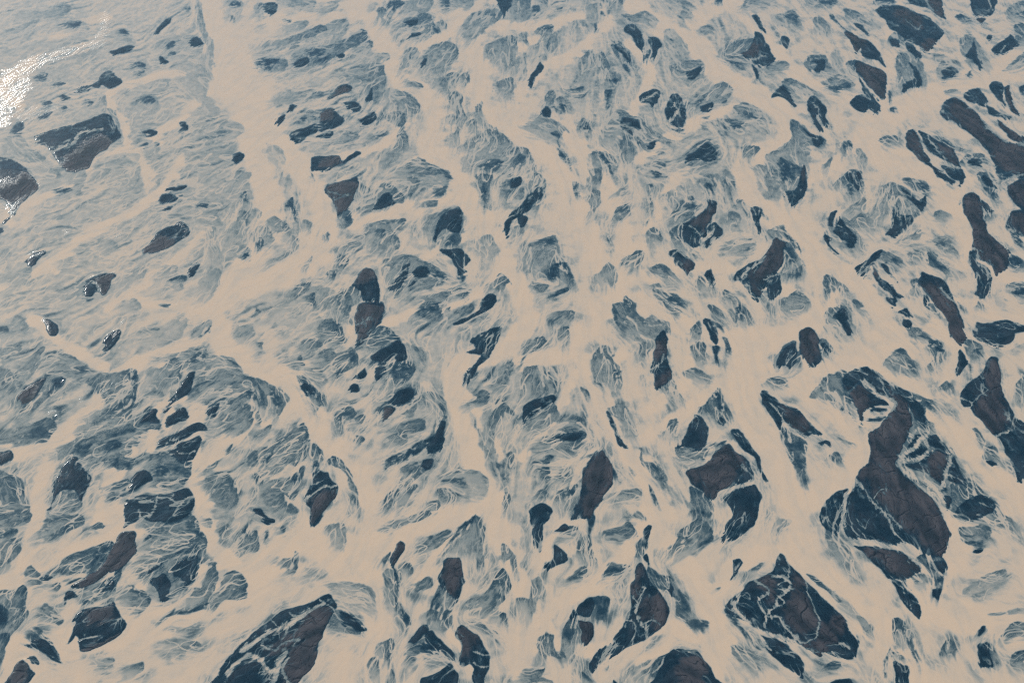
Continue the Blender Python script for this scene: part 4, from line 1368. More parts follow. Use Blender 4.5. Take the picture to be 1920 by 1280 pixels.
_TX = RNG.random((256, 256)).astype(np.float32); _TY = RNG.random((256, 256)).astype(np.float32)
def cells(x, y):
    """distance to the nearest cell wall, 0 on the wall"""
    xi = np.floor(x); yi = np.floor(y); fx = (x - xi).astype(np.float32); fy = (y - yi).astype(np.float32)
    xi = xi.astype(np.int32); yi = yi.astype(np.int32)
    f1 = np.full(x.shape, 9, np.float32); f2 = f1.copy()
    for dj in (-1, 0, 1):
        for di in (-1, 0, 1):
            a = (xi + di) & 255; b = (yi + dj) & 255
            d = (di + _TX[b, a] - fx) ** 2 + (dj + _TY[b, a] - fy) ** 2
            f2 = np.minimum(f2, np.maximum(f1, d)); f1 = np.minimum(f1, d)
    return np.sqrt(f2) - np.sqrt(f1)

def fbm(cell, seed, octs=3, X=None, Y=None):
    X = GX if X is None else X; Y = GY if Y is None else Y
    o = 0; a = 1.0
    for i in range(octs):
        o = o + a * gnoise(X / cell, Y / cell, seed + i)
        a *= 0.5; cell *= 0.47
    return o

def sstep(a, b, x):
    t = np.clip((x - a) / (b - a), 0, 1)
    return t * t * (3 - 2 * t)

def norm(a):
    a = a - a.mean()
    return a / (a.std() + 1e-6)

# outlines wander a little so that no bank is a ruled line
WU = UU + SC * (3.0 * fbm(22.0, 3, 2) + 0.7 * fbm(5.0, 8, 2))
WV = VV + SC * 0.7 * (3.0 * fbm(22.0, 13, 2) + 0.7 * fbm(5.0, 18, 2))

def catmull(p, closed=True, n=4):
    p = np.asarray(p, float); m = len(p); out = []
    for i in range(m if closed else m - 1):
        if closed: p0, p1, p2, p3 = p[i - 1], p[i], p[(i + 1) % m], p[(i + 2) % m]
        else: p0, p1, p2, p3 = p[max(i - 1, 0)], p[i], p[i + 1], p[min(i + 2, m - 1)]
        for k in range(n):
            t = k / n
            out.append(0.5 * ((2 * p1) + (-p0 + p2) * t * .8 + (2 * p0 - 5 * p1 + 4 * p2 - p3) * t * t * .8 + (-p0 + 3 * p1 - 3 * p2 + p3) * t ** 3 * .8
                       + (1 - .8) * 2 * (p2 - p1) * (3 * t * t - 2 * t ** 3)))
    if not closed: out.append(p[-1])
    return np.array(out)

def box(p, pad):
    x0, y0 = p.min(0) - pad; x1, y1 = p.max(0) + pad
    i0 = max(int(np.searchsorted(V, y0)) - 1, 0); i1 = min(int(np.searchsorted(V, y1)) + 1, NV)
    j0 = max(int(np.searchsorted(U, x0)) - 1, 0); j1 = min(int(np.searchsorted(U, x1)) + 1, NU)
    return slice(i0, i1), slice(j0, j1)

def segdist(x, y, a, b):
    dx, dy = b - a
    l2 = dx * dx + dy * dy + 1e-9
    t = np.clip(((x - a[0]) * dx + (y - a[1]) * dy) / l2, 0, 1)
    return (x - a[0] - t * dx) ** 2 + (y - a[1] - t * dy) ** 2, t

def sdf(p, pad):
    """signed distance in photo pixels, positive inside"""
    s = box(p, pad)
    x = WU[s]; y = WV[s]
    best = np.full(x.shape, 1e9, np.float32); ins = np.zeros(x.shape, bool)
    for k in range(len(p)):
        a = p[k - 1]; b = p[k]
        d, _ = segdist(x, y, a, b)
        np.minimum(best, d, out=best)
        c = (a[1] > y) != (b[1] > y)
        if abs(b[1] - a[1]) > 1e-9:
            ins ^= c & (x < (b[0] - a[0]) * (y - a[1]) / (b[1] - a[1]) + a[0])
    d = np.sqrt(best)
    return s, np.where(ins, d, -d)

# ------------------------------------------------------------------ read the survey
class Sh: pass
shapes = []
org = None
for line in DATA.strip().split('\n'):
    if line[0] == 'T':
        _, c, r = line.split(); org = (int(c) * 480.0, int(r) * 320.0); k = 2.5; continue
    if line[0] == 'P':
        org = (0.0, 0.0); k = 1.0; continue
    if line[0] == 'Q':
        org = (0.0, 0.0); k = 10.0; continue
    body, _, lab = line.partition('|')
    tk = body.split()
    s = Sh(); s.kind = tk[0][0]; s.val = float(tk[0][1:]) if len(tk[0]) > 1 else 0
    s.label = lab.strip(); s.big = (k == 1.0)
    s.pts = np.array([[float(q) for q in t.split(',')] for t in tk[1:]]) * k + np.array(org)
    s.id = len(shapes)
    shapes.append(s)

# the same kind of river goes on outside the surveyed part: shoals and channels only
more = []
for s in shapes:
    if s.kind not in 'sDICN' or s.big: continue
    cx, cy = s.pts.mean(0)
    for fx in (0, 1, 2):
        for fy in (0, 1, 2):
            if fx == fy == 0: continue
            x = cx if fx == 0 else (-cx if fx == 1 else 3840 - cx); y = cy if fy == 0 else (-cy if fy == 1 else 2560 - cy)
            if not (-600 < x < 2520 and -230 < y < 1740): continue
            if s.kind in 'IN' and not (x < -25 or x > 1945 or y < -20 or y > 1300): continue
            n = Sh(); n.kind = {'I': 'D'}.get(s.kind, s.kind); n.val = s.val if s.kind != 'I' else 0.08; n.label = ''; n.big = False
            n.pts = s.pts.copy()
            if fx: n.pts[:, 0] = (0 if fx == 1 else 3840) - n.pts[:, 0]
            if fy: n.pts[:, 1] = (0 if fy == 1 else 2560) - n.pts[:, 1]
            if n.kind in 'sD' and (n.pts[:, 0].min() < 1925 and n.pts[:, 0].max() > -5 and n.pts[:, 1].min() < 1285 and n.pts[:, 1].max() > -5): continue
            more.append(n)
shapes = [s for s in shapes if s.kind == 's'] + [n for n in more if n.kind == 's'] + [n for n in more if n.kind != 's'] + [s for s in shapes if s.kind != 's']
print("shapes", len(shapes))

EDGE = {'s': 7.0, 'D': 4.0, 'I': 1.6, 'B': 4.0, 'N': 8.0, 'G': 3.5}
for s in shapes:
    if s.kind in 'LC':
        s.c = catmull(s.pts, False, 4)
        continue
    s.c = catmull(s.pts, True, 4)
    pad = 60 if s.big else 42
    s.sl, s.d = sdf(s.c, pad)
    q = s.c - s.c.mean(0)
    w, vec = np.linalg.eigh(q.T @ q)
    s.ang = math.atan2(vec[1, 1], vec[0, 1]); s.elong = float(np.sqrt(w[1] / (w[0] + 1e-6))); s.size = float(np.sqrt(w.sum() / len(q)))

# ------------------------------------------------------------------ which way the water runs
S0 = np.ones((NV, NU), np.float32)
for s in shapes:
    if s.kind in 'sDI' and not s.big:
        m = sstep(-6, 6, s.d); t = S0[s.sl]
        lv = s.val if s.kind != 'I' else 0.05
        S0[s.sl] = t + m * (lv - t)

def blur(a, sig):
    fy = np.fft.fftfreq(a.shape[0])[:, None]; fx = np.fft.rfftfreq(a.shape[1])[None]
    g = np.exp(-2 * (np.pi * sig) ** 2 * (fy ** 2 + fx ** 2))
    return np.fft.irfft2(np.fft.rfft2(a) * g, a.shape).astype(np.float32)

b = blur(S0, 10.5 / STEP)
gy, gx = np.gradient(b)
jb = 13.0 / STEP
jxx = blur(gx * gx, jb); jyy = blur(gy * gy, jb); jxy = blur(gx * gy, jb)
A = jyy - jxx; Bc = -2 * jxy                        # doubled angle of the direction along the banks
nrm = np.percentile(np.hypot(A, Bc), 70)
A /= nrm; Bc /= nrm
pc = np.zeros_like(S0); ps = np.zeros_like(S0)
for s in shapes:
    if s.kind in 'sDI' and not s.big:
        w = sstep(-20, 8, s.d) * min(1.6, max(0.0, s.elong - 1.1))
        pc[s.sl] += w * math.cos(2 * s.ang); ps[s.sl] += w * math.sin(2 * s.ang)
# regional drift: from lower left to upper right in the west, from upper left to lower right in the east
reg = np.radians(np.interp(UU, [0, 500, 900, 1300, 1900], [-28, -35, -80, -110, -130]).astype(np.float32))
A = 0.30 * A + 1.3 * blur(pc, 8) + 0.45 * np.cos(2 * reg); Bc = 0.30 * Bc + 1.3 * blur(ps, 8) + 0.45 * np.sin(2 * reg)
wob = 0.5 * fbm(30.0, 40, 2)
TH = 0.5 * np.arctan2(blur(Bc, 3), blur(A, 3)) + wob

def lic(src, th, half, step):
    """drag a noise field along the flow"""
    acc = src.copy(); wsum = 1.0
    c = np.cos(th).astype(np.float32); sn = np.sin(th).astype(np.float32)
    flat = src.ravel()
    for sg in (1, -1):
        px = (np.arange(NU, dtype=np.float32)[None] + np.zeros((NV, 1), np.float32)).copy()
        py = (np.arange(NV, dtype=np.float32)[:, None] + np.zeros((1, NU), np.float32)).copy()
        lx, ly = sg * c, sg * sn
        for i in range(half):
            px += lx * step; py += ly * step
            xi = np.clip(px + .5, 0, NU - 1).astype(np.int32); yi = np.clip(py + .5, 0, NV - 1).astype(np.int32)
            idx = yi * NU + xi
            w = 1 - (i + 1) / (half + 1)
            acc += w * flat[idx]; wsum += w
            nx = c.ravel()[idx]; ny = sn.ravel()[idx]
            f = np.sign(nx * lx + ny * ly); f[f == 0] = 1
            lx, ly = nx * f, ny * f
    return norm(acc / wsum)

_sc = np.clip(SC, 0.5, 1.6) * (1.5 / STEP)
n1 = norm(gnoise(GX / 4.2, GY / 4.2, 21) + 0.5 * gnoise(GX / 2.1, GY / 2.1, 22))
n2 = norm(gnoise(GX / 2.0, GY / 2.0, 31) + 0.3 * gnoise(GX / 1.1, GY / 1.1, 32))
T1 = lic(n1, TH, 12, 1.4 * _sc)
T2 = lic(n2, TH + 0.15, 6, 1.2 * _sc)
n5 = norm(gnoise(GX / 7.5, GY / 7.5, 71) + 0.5 * gnoise(GX / 4.0, GY / 4.0, 72))
T5 = lic(n5, TH - 0.1, 10, 1.6 * _sc)
n6 = norm(gnoise(GX / 5.0, GY / 5.0, 75))
T6 = lic(n6, TH + 0.75 + 0.5 * fbm(20.0, 77, 2), 6, 1.3 * _sc)
T3 = lic(n2, TH + 0.9 + 0.6 * fbm(14.0, 50, 2), 4, 1.2 * _sc)
n4 = norm(gnoise(GX / 11.0, GY / 11.0, 61) + 0.6 * gnoise(GX / 6.0, GY / 6.0, 62))
T4 = lic(n4, TH, 18, 2.0 * _sc)
lowa = fbm(26.0, 70, 3); lowb = fbm(60.0, 80, 2); lowc = fbm(9.0, 90, 3)
net1 = np.exp(-(T1 / 0.36) ** 2)
net1b = np.exp(-((T1 - 1.1) / 0.30) ** 2)
net2 = np.exp(-(T2 / 0.36) ** 2)
net3 = np.exp(-(T3 / 0.32) ** 2)
cross = sstep(-0.5, 0.5, lowc + 0.5 * lowa)                 # where the threads cross into a mesh
netA = np.exp(-(T5 / 0.30) ** 2); netB = np.exp(-(T6 / 0.28) ** 2)
_wx = GX + 3.0 * fbm(9.0, 300, 2); _wy = GY + 3.0 * fbm(9.0, 304, 2)
_c1 = cells(_wx / 8.5, _wy / 8.5); _c2 = cells(_wx / 4.6 + 9, _wy / 4.6)
_m1, _s1, _m2, _s2 = _c1.mean(), _c1.std(), _c2.mean(), _c2.std()
_c1 = lic(_c1, TH, 3, 1.3 * _sc); _c2 = lic(_c2, TH, 2, 1.1 * _sc)
mesh1 = 1 - sstep(-1.5, -0.45, _c1); mesh2 = 1 - sstep(-1.5, -0.35, _c2)
big = sstep(-0.5, 0.3, lowb + 0.4 * lowc)                   # coarse braids here, fine stipple there
streaky = sstep(-0.3, 0.5, fbm(40.0, 310, 2))
NETV = np.maximum(mesh1 * (0.45 + 0.55 * big), 0.8 * mesh2 * (1 - 0.4 * big))
NET = np.maximum(np.maximum(netA * (0.7 + 0.3 * big), 0.6 * big * cross * netB),
                 np.maximum(np.maximum(net1, 0.8 * net1b) * (0.50 + 0.4 * sstep(-.6, 1, T4)) * (1 - .35 * big), (1 - 0.5 * big) * np.maximum(0.65 * net2, 0.75 * cross * net3)))
NET = np.maximum(NET * (0.45 + 0.55 * streaky), NETV * (1.0 - 0.65 * streaky))
NET = np.clip(NET * 1.45, 0, 1)

def strands(n, steps, seed, curl, spread):
    """threads of silty water that leave a channel, meander, split and rejoin"""
    r = np.random.default_rng(seed)
    pv = 1 / SC[:, 0] ** 1.5; pv = np.cumsum(pv / pv.sum())
    y0 = np.interp(r.random(n), pv, np.arange(NV)); x0 = r.random(n) * NU
    x = np.repeat(x0, 3).astype(np.float32); y = np.repeat(y0, 3).astype(np.float32)
    m = n * 3
    ph = r.random(m) * 6.28; fr = r.uniform(0.05, 0.14, m); off = np.tile([-spread, 0.0, spread], n) * r.uniform(.5, 1.3, m)
    sg = np.repeat(r.choice([-1.0, 1.0], n), 3); life = r.uniform(0.35, 1.0, m) * steps
    hx = np.zeros(m); hy = np.zeros(m); acc = np.zeros(NV * NU)
    c = np.cos(TH).ravel(); sn = np.sin(TH).ravel()
    for t in range(steps):
        xi = np.clip(x, 0, NU - 2).astype(int); yi = np.clip(y, 0, NV - 2).astype(int)
        i = yi * NU + xi
        ax, ay = c[i], sn[i]
        if t == 0: f = sg
        else: f = np.where(ax * hx + ay * hy < 0, -1.0, 1.0)
        ax = ax * f; ay = ay * f
        a = off * math.exp(-t / 14.0) + curl * np.sin(ph + fr * t) + 0.5 * curl * np.sin(2.3 * ph + 2.7 * fr * t)
        ca, sa = np.cos(a), np.sin(a)
        hx, hy = ax * ca - ay * sa, ax * sa + ay * ca
        st = 0.75 * np.clip(SC[yi, 0], 0.5, 1.5)
        x = x + hx * st; y = y + hy * st
        ok = (t < life) & (x > 0) & (x < NU - 2) & (y > 0) & (y < NV - 2)
        w = st * np.where(ok, 1 - 0.6 * (t / life), 0)
        xf = np.clip(x, 0, NU - 2); yf = np.clip(y, 0, NV - 2)
        xi = xf.astype(int); yi = yf.astype(int); dx = xf - xi; dy = yf - yi; i = yi * NU + xi
        for o, ww in ((0, (1 - dx) * (1 - dy)), (1, dx * (1 - dy)), (NU, (1 - dx) * dy), (NU + 1, dx * dy)):
            acc += np.bincount(i + o, w * ww, NV * NU)
    return blur(acc.reshape(NV, NU), 0.5)
FIL = sstep(0.10, 0.55, strands(4200, 80, 5, 0.36, 0.6))
FIL2 = sstep(0.10, 0.40, blur(strands(900, 130, 6, 0.46, 0.45), 0.75))
FIL3 = sstep(0.12, 0.70, strands(7000, 34, 9, 0.50, 0.9))
STR = np.maximum(np.maximum(FIL, FIL2), 0.75 * FIL3 * sstep(-.4, .2, lowc)) * np.clip(0.15 + 0.95 * SC, 0.5, 1).astype(np.float32)
TEX = NET
NET = np.clip(np.maximum(0.40 * TEX, STR) + 0.06 * TEX, 0, 1)

# ------------------------------------------------------------------ how much silt the water carries
S = np.ones((NV, NU), np.float32)
near = np.zeros_like(S)
for s in shapes:
    if s.kind in 'sDI' and not s.big:
        near[s.sl] = np.maximum(near[s.sl], sstep(-40, 0, s.d))
near = blur(near, 4)
west = (0.30 * sstep(680, 330, UU) * sstep(800, 520, VV) + 0.09 * sstep(760, 350, VV)).astype(np.float32)
for s in shapes:
    if s.kind == 's' and s.big:
        m = sstep(-50, 40, s.d + 20 * lowa[s.sl])
        t = S[s.sl]; v = s.val + 0.09 * T4[s.sl] * sstep(-.5, .5, lowb[s.sl]) + 0.10 * lowc[s.sl] + 0.10 * lowa[s.sl]
        S[s.sl] = t + m * (np.clip(v, 0, 1) - t)
# between the bars: sheets of half clear water drawn out along the flow
milk = near * (0.10 + 0.09 * np.clip(-T4, -1, 2) + 0.36 * sstep(-0.15, 0.8, lowa - 0.15 * T4) + 0.02 * np.clip(-T1, 0, 2))
S -= np.clip(milk, 0, 0.55) * (1 - 1.8 * west) * (1 - 0.45 * np.maximum(netA, .8 * net1))
CH = np.zeros_like(S)
for s in shapes:
    if s.kind == 'C':
        q = box(s.c, s.val + 30); x = WU[q] + 5 * lowa[q]; y = WV[q] + 4 * lowb[q]
        best = np.full(x.shape, 1e9, np.float32)
        for k in range(1, len(s.c)):
            best = np.minimum(best, segdist(x, y, s.c[k - 1], s.c[k])[0])
        d = np.sqrt(best) + 1.2 * T4[q] + 0.6 * T1[q]
        CH[q] = np.maximum(CH[q], 1 - sstep(s.val * 0.42, s.val * 0.56 + 5, d + 3 * lowa[q]))
S = S + CH * (1.0 - S)
S -= 0.05 * sstep(-.4, 1.6, T4 + 0.5 * lowc) + 0.05 * sstep(-.3, .8, lowa) + 0.008 * np.abs(T1)
S += STR * 0.7 * np.clip(0.97 - S, 0, 1)
def tail(s):
    """0 at the cut bank a sheet of water leans on, 1 where it thins out downstream"""
    cx, cy = s.c.mean(0)
    a = np.interp(cx, [0, 700, 1200, 1900], [-0.95, -0.75, -0.25, 0.25])      # lower left in the west, down in the east
    vx, vy = math.sin(a), math.cos(a)
    pr = (s.c[:, 0] - cx) * vx + (s.c[:, 1] - cy) * vy
    x = (UU[s.sl] - cx) * vx + (VV[s.sl] - cy) * vy
    return (x - pr.min()) / (pr.max() - pr.min() + 1e-6)
for s in shapes:
    if s.kind == 's' and not s.big:
        q = s.sl
        tl = tail(s)
        edge = sstep(0.42, 0.95, tl + 0.30 * lowa[q])
        e = 1.3 + 7.0 * edge
        m = sstep(-1, 1, (s.d + 3.4 + 1.5 * edge - 3.0 * CH[q] + (0.3 + 2.6 * edge) * T1[q] + (0.2 + 2.8 * edge) * T4[q] + (0.5 + 2.5 * edge) * lowc[q]) / e)
        fade = sstep(0.45, 1.2, tl + 0.35 * lowa[q] + 0.06 * T4[q])
        m = m * (1 - 0.5 * fade)
        smooth = sstep(0.25, 0.9, lowa[q] + .25 * T4[q] + 0.35 * tl) * (0.5 + 0.5 * sstep(0.4, 0.6, s.val))
        rimd = 0.13 * (1 - sstep(0, 0.45, tl)) + 0.07 * (1 - sstep(2, 12, s.d)) * (1 - edge)
        base = s.val * 0.87 - 0.035 - rimd + 0.09 * lowc[q] + west[q] - 0.02 * T4[q] - 0.05 * lowb[q]
        base = base + 0.8 * smooth * (0.64 - base)
        dens = np.maximum(0.9 * (1 - 0.6 * smooth), 0.95 * STR[q] * (1 - 0.35 * smooth))
        val = np.clip(base, 0.06, 1) + np.clip(0.90 - base, 0, 1) * NET[q] * dens
        t = S[q]; S[q] = t + m * (np.minimum(val, t) - t)
for s in shapes:
    if s.kind == 'D':
        q = s.sl
        tl = np.clip(tail(s), 0, 1)
        m = sstep(-1, 1, (s.d + (0.3 + 1.8 * tl) * T1[q] + 0.7 * tl * T2[q]) / (1.2 + 4.5 * tl)) * (1 - 0.35 * sstep(.5, 1.1, tl + .3 * lowc[q]))
        val = np.clip(s.val * 0.8 - 0.05 + 0.04 * lowc[q], .02, 1) + 0.62 * NET[q] ** 1.3 * sstep(-0.6, 0.4, lowc[q] - s.d * 0.02) * min(1, 0.6 + 2 * s.val)
        t = S[q]; S[q] = t + m * (np.minimum(val, t) - t)
hair = np.zeros_like(S)
for s in shapes:
    if s.kind == 'N':
        q = s.sl
        hair[q] = np.maximum(hair[q], sstep(-8, 8, s.d + 4 * lowc[q]))
thr = np.zeros_like(S)
for s in shapes:
    if s.kind == 'L':
        q = box(s.c, s.val * 2.5 + 14); x = WU[q] + 1.2 * lowc[q]; y = WV[q] + 1.2 * T4[q] * .6
        best = np.full(x.shape, 1e9, np.float32)
        for k in range(1, len(s.c)):
            best = np.minimum(best, segdist(x, y, s.c[k - 1], s.c[k])[0])
        d = np.sqrt(best) / (1 + 0.45 * np.clip(lowc[q] + .3 * T1[q], -1, 1)); w = 0.5 * s.val * 1.15 + 0.5
        s.sl = q; s.dl = d; s.w = w * 1.2
        core = 1 - sstep(w * 0.5, w * 1.25 + 0.8, d + 0.8 * T2[q] * min(1, s.val / 3))
        fr = (1 - sstep(w, w * 2.5 + 14, d)) * NET[q] ** 1.6 * 0.72 * sstep(-.4, .4, lowc[q] + .5 * lowa[q])
        lev = min(0.90, 0.62 + 0.055 * s.val)
        thr[q] = np.maximum(thr[q], np.maximum(core * lev * (0.66 + .34 * sstep(-.2, .8, NET[q] + .3 * T1[q])), fr))

isl = [s for s in shapes if s.kind == 'I']
DRY = np.zeros_like(S); GL = np.zeros_like(S); IM = np.zeros_like(S)
fray = sstep(-0.1, 0.7, fbm(35.0, 99, 2))
cur = None
for s in shapes:
    if s.kind == 'I': cur = s; s.crests = []
    elif s.kind == 'B':
        q = s.sl
        m = sstep(-6.0, 8.0, s.d + 2.5 + 4.5 * lowc[q] + 2.0 * T1[q] + 4 * lowa[q])
        DRY[q] = np.maximum(DRY[q], m); cur.crests.append(s)
    elif s.kind == 'G':
        q = s.sl
        m = sstep(-3.5, 3.5, s.d + 3.5 * lowc[q] + 1.5 * T1[q])
        GL[q] = np.maximum(GL[q], m * (0.85 if s.size > 60 else 0.42))
for s in isl:
    q = s.sl
    tl = sstep(0.45, 0.95, tail(s) + 0.5 * (fray[q] - 0.5))
    m = sstep(-1.2, 1.6, s.d + 0.25 * T1[q] + tl * (1.3 * T1[q] + 3.0 * (0.40 - NET[q])))
    IM[q] = np.maximum(IM[q], m)
    rim = 1 - sstep(3, 20, s.d)                           # thin sheets of silty water lap over the margins
    lap = np.maximum(sstep(0.1, 0.8, lowc[q] + 0.4 * T4[q]) * rim, (1 - sstep(6, 34, s.d)) * tl)
    val = 0.035 + 0.03 * lowc[q] + 0.62 * NET[q] ** 1.8 * np.clip(0.95 * hair[q] + 0.7 * lap + 0.25 * sstep(.2, .9, lowa[q]) + 0.75 * STR[q] * sstep(-.15, .35, lowb[q] + .5 * lowa[q]), 0, 1) * (1 - 0.85 * DRY[q])
    t = S[q]; S[q] = t + m * (np.minimum(np.clip(val, 0, 1), t) - t)
S = np.maximum(S, thr * (1 - 0.25 * DRY))
film = np.clip(np.maximum(thr, 0), 0, 1)
DRY = DRY * IM * (1 - sstep(0.1, 0.5, film)) * (1 - 0.9 * sstep(.12, .4, S))
S = np.clip(S, 0, 1)
GL *= 0.30 + 0.70 * sstep(-0.5, 0.9, 0.7 * T1 + 0.7 * T2 + 0.5 * lowc)
# drainage rills on the bars: thin crooked dark lines along the old flow
wx = GX + 5 * fbm(18.0, 120, 2); wy = GY + 5 * fbm(18.0, 125, 2)
r1 = 1 - np.abs(norm(gnoise(wx / 34, wy / 34, 130))) / 0.24
r2 = 1 - np.abs(norm(gnoise(wx / 13, wy / 13, 133))) / 0.30
r3 = np.exp(-(T5 / 0.30) ** 2)
r1 = np.maximum(r1, 0) * sstep(-.5, .2, lowa); r2 = np.maximum(r2, 0) * sstep(-.3, .4, lowc)
RILL = np.clip(np.maximum(r1, 0.75 * r2) + 0.5 * r3 * sstep(-.4, .6, lowa - lowc), 0, 1)
TONE = norm(lowa + 0.35 * T4 + 0.3 * lowb + 0.3 * np.sign(r1))

# ------------------------------------------------------------------ materials
def new_mat(name):
    m = bpy.data.materials.new(name); m.use_nodes = True
    nt = m.node_tree; b = nt.nodes["Principled BSDF"]
    return m, nt, b

def attr(nt, name):
    n = nt.nodes.new("ShaderNodeAttribute"); n.attribute_name = name
    return n.outputs["Fac"]

def noise(nt, scale, detail=4, rough=0.6):
    g = nt.nodes.new("ShaderNodeNewGeometry")
    n = nt.nodes.new("ShaderNodeTexNoise"); n.inputs["Scale"].default_value = scale
    n.inputs["Detail"].default_value = detail; n.inputs["Roughness"].default_value = rough
    nt.links.new(g.outputs["Position"], n.inputs["Vector"])
    return n.outputs["Fac"]

def val(nt, a, op, b=None, clamp=False):
    n = nt.nodes.new("ShaderNodeMath"); n.operation = op; n.use_clamp = clamp
    for i, x in enumerate((a, b)):
        if x is None: continue
        if isinstance(x, (int, float)): n.inputs[i].default_value = x
        else: nt.links.new(x, n.inputs[i])
    return n.outputs[0]

def ramp(nt, fac, stops, mode='LINEAR'):
    r = nt.nodes.new("ShaderNodeValToRGB"); r.color_ramp.interpolation = mode
    el = r.color_ramp.elements
    el[0].position, el[0].color = stops[0][0], (*stops[0][1], 1)
    el[1].position, el[1].color = stops[-1][0], (*stops[-1][1], 1)
    for p, c in stops[1:-1]:
        e = el.new(p); e.color = (*c, 1)
    nt.links.new(fac, r.inputs[0])
    return r.outputs[0]

def mix(nt, fac, a, b, mode='MIX'):
    n = nt.nodes.new("ShaderNodeMix"); n.data_type = 'RGBA'; n.blend_type = mode
    for sock, x in ((n.inputs[0], fac), (n.inputs[6], a), (n.inputs[7], b)):
        if isinstance(x, (int, float)): sock.default_value = x
        elif isinstance(x, tuple): sock.default_value = (*x, 1)
        else: nt.links.new(x, sock)
    return n.outputs[2]

def bump(nt, b, h, strength, dist):
    n = nt.nodes.new("ShaderNodeBump"); n.inputs["Strength"].default_value = strength
    n.inputs["Distance"].default_value = dist
    nt.links.new(h, n.inputs["Height"]); nt.links.new(n.outputs[0], b.inputs["Normal"])
    return n

SILT = [(0.0, (0.002, 0.012, 0.023)), (0.15, (0.011, 0.035, 0.053)), (0.38, (0.064, 0.098, 0.108)),
        (0.60, (0.225, 0.245, 0.222)), (0.80, (0.405, 0.365, 0.298)), (0.92, (0.540, 0.428, 0.315)), (1.0, (0.615, 0.455, 0.312))]

def silt_colour(nt):
    s = attr(nt, "silt")
    f = noise(nt, 0.9, 3)
    s2 = val(nt, s, 'ADD', val(nt, val(nt, f, 'SUBTRACT', 0.5), 'MULTIPLY', 0.10), True)
    c = ramp(nt, s2, SILT)
    t = noise(nt, 0.006, 2)                      # slow change of hue over the plain
    return mix(nt, val(nt, t, 'MULTIPLY', 0.5), c, mix(nt, 1.0, c, (0.93, 0.97, 1.05), 'MULTIPLY')), s

water_mat, nt, b = new_mat("silty_water")
col, s = silt_colour(nt)
gl = attr(nt, "glint")
nt.links.new(col, b.inputs["Base Color"])
b.inputs["IOR"].default_value = 1.33
nt.links.new(val(nt, 0.12, 'ADD', val(nt, gl, 'MULTIPLY', 0.21)), b.inputs["Roughness"])
rip = val(nt, noise(nt, 0.35, 3), 'MULTIPLY', val(nt, 0.04, 'ADD', val(nt, gl, 'MULTIPLY', 0.6)))
bump(nt, b, rip, 1.0, 1.0)

sand_mat, nt, b = new_mat("wet_black_sand")
col, s = silt_colour(nt)
dry = attr(nt, "dry"); rill = attr(nt, "rill"); tone = attr(nt, "tone"); gl = attr(nt, "glint")
br = ramp(nt, tone, [(0.0, (0.009, 0.017, 0.025)), (0.35, (0.031, 0.035, 0.044)), (0.6, (0.046, 0.046, 0.054)), (1.0, (0.076, 0.070, 0.076))])
br = mix(nt, val(nt, noise(nt, 1.2, 5, 0.7), 'MULTIPLY', 0.45), br, (0.024, 0.025, 0.031))
br = mix(nt, val(nt, rill, 'MULTIPLY', 0.95), br, (0.003, 0.009, 0.017))
wetmod = mix(nt, val(nt, rill, 'MULTIPLY', 0.55), (1.0, 1.0, 1.0), (0.15, 0.22, 0.3))
wet = mix(nt, 1.0, col, wetmod, 'MULTIPLY')
wet = mix(nt, val(nt, val(nt, tone, 'SUBTRACT', 0.25), 'MULTIPLY', 1.2, True), wet, mix(nt, 1.0, wet, (0.016, 0.017, 0.018), 'ADD'))
nt.links.new(mix(nt, dry, wet, br), b.inputs["Base Color"])
b.inputs["IOR"].default_value = 1.33
b.inputs["Specular IOR Level"].default_value = 0.14
ro = val(nt, 0.20, 'ADD', val(nt, dry, 'MULTIPLY', 0.60))
nt.links.new(val(nt, ro, 'ADD', val(nt, gl, 'MULTIPLY', 0.12)), b.inputs["Roughness"])
hh = val(nt, val(nt, noise(nt, 0.7, 5, 0.7), 'MULTIPLY', val(nt, 0.10, 'ADD', val(nt, gl, 'MULTIPLY', 1.0))), 'SUBTRACT', val(nt, val(nt, rill, 'MULTIPLY', dry), 'MULTIPLY', 0.40))
bump(nt, b, hh, 1.0, 1.0)

plain_mat, nt, b = new_mat("braided_plain")
g = nt.nodes.new("ShaderNodeNewGeometry")
mp = nt.nodes.new("ShaderNodeMapping"); mp.inputs["Scale"].default_value = (0.022, 0.009, 1); mp.inputs["Rotation"].default_value = (0, 0, 0.6)
nt.links.new(g.outputs["Position"], mp.inputs[0])
nn = nt.nodes.new("ShaderNodeTexNoise"); nn.inputs["Scale"].default_value = 1.0; nn.inputs["Detail"].default_value = 9; nn.inputs["Distortion"].default_value = 1.5
nt.links.new(mp.outputs[0], nn.inputs["Vector"])
nt.links.new(ramp(nt, val(nt, val(nt, nn.outputs["Fac"], 'SUBTRACT', 0.30), 'MULTIPLY', 3.9, True), SILT), b.inputs["Base Color"])
b.inputs["Roughness"].default_value = 0.35

# ------------------------------------------------------------------ meshes from the survey grid
def mesh_from(name, xs, ys, zs, faces, attrs, mat):
    me = bpy.data.meshes.new(name)
    n = len(xs); f = len(faces)
    co = np.empty((n, 3), np.float32); co[:, 0] = xs; co[:, 1] = ys; co[:, 2] = zs
    me.vertices.add(n); me.vertices.foreach_set("co", co.ravel())
    me.loops.add(f * 4); me.loops.foreach_set("vertex_index", faces.ravel().astype(np.int32))
    me.polygons.add(f)
    me.polygons.foreach_set("loop_start", np.arange(0, f * 4, 4, dtype=np.int32))
    me.polygons.foreach_set("use_smooth", np.ones(f, bool))
    for k, a in attrs.items():
        at = me.attributes.new(k, 'FLOAT', 'POINT'); at.data.foreach_set("value", np.ascontiguousarray(a, np.float32))
    me.materials.append(mat)
    me.update(calc_edges=True)
    return me

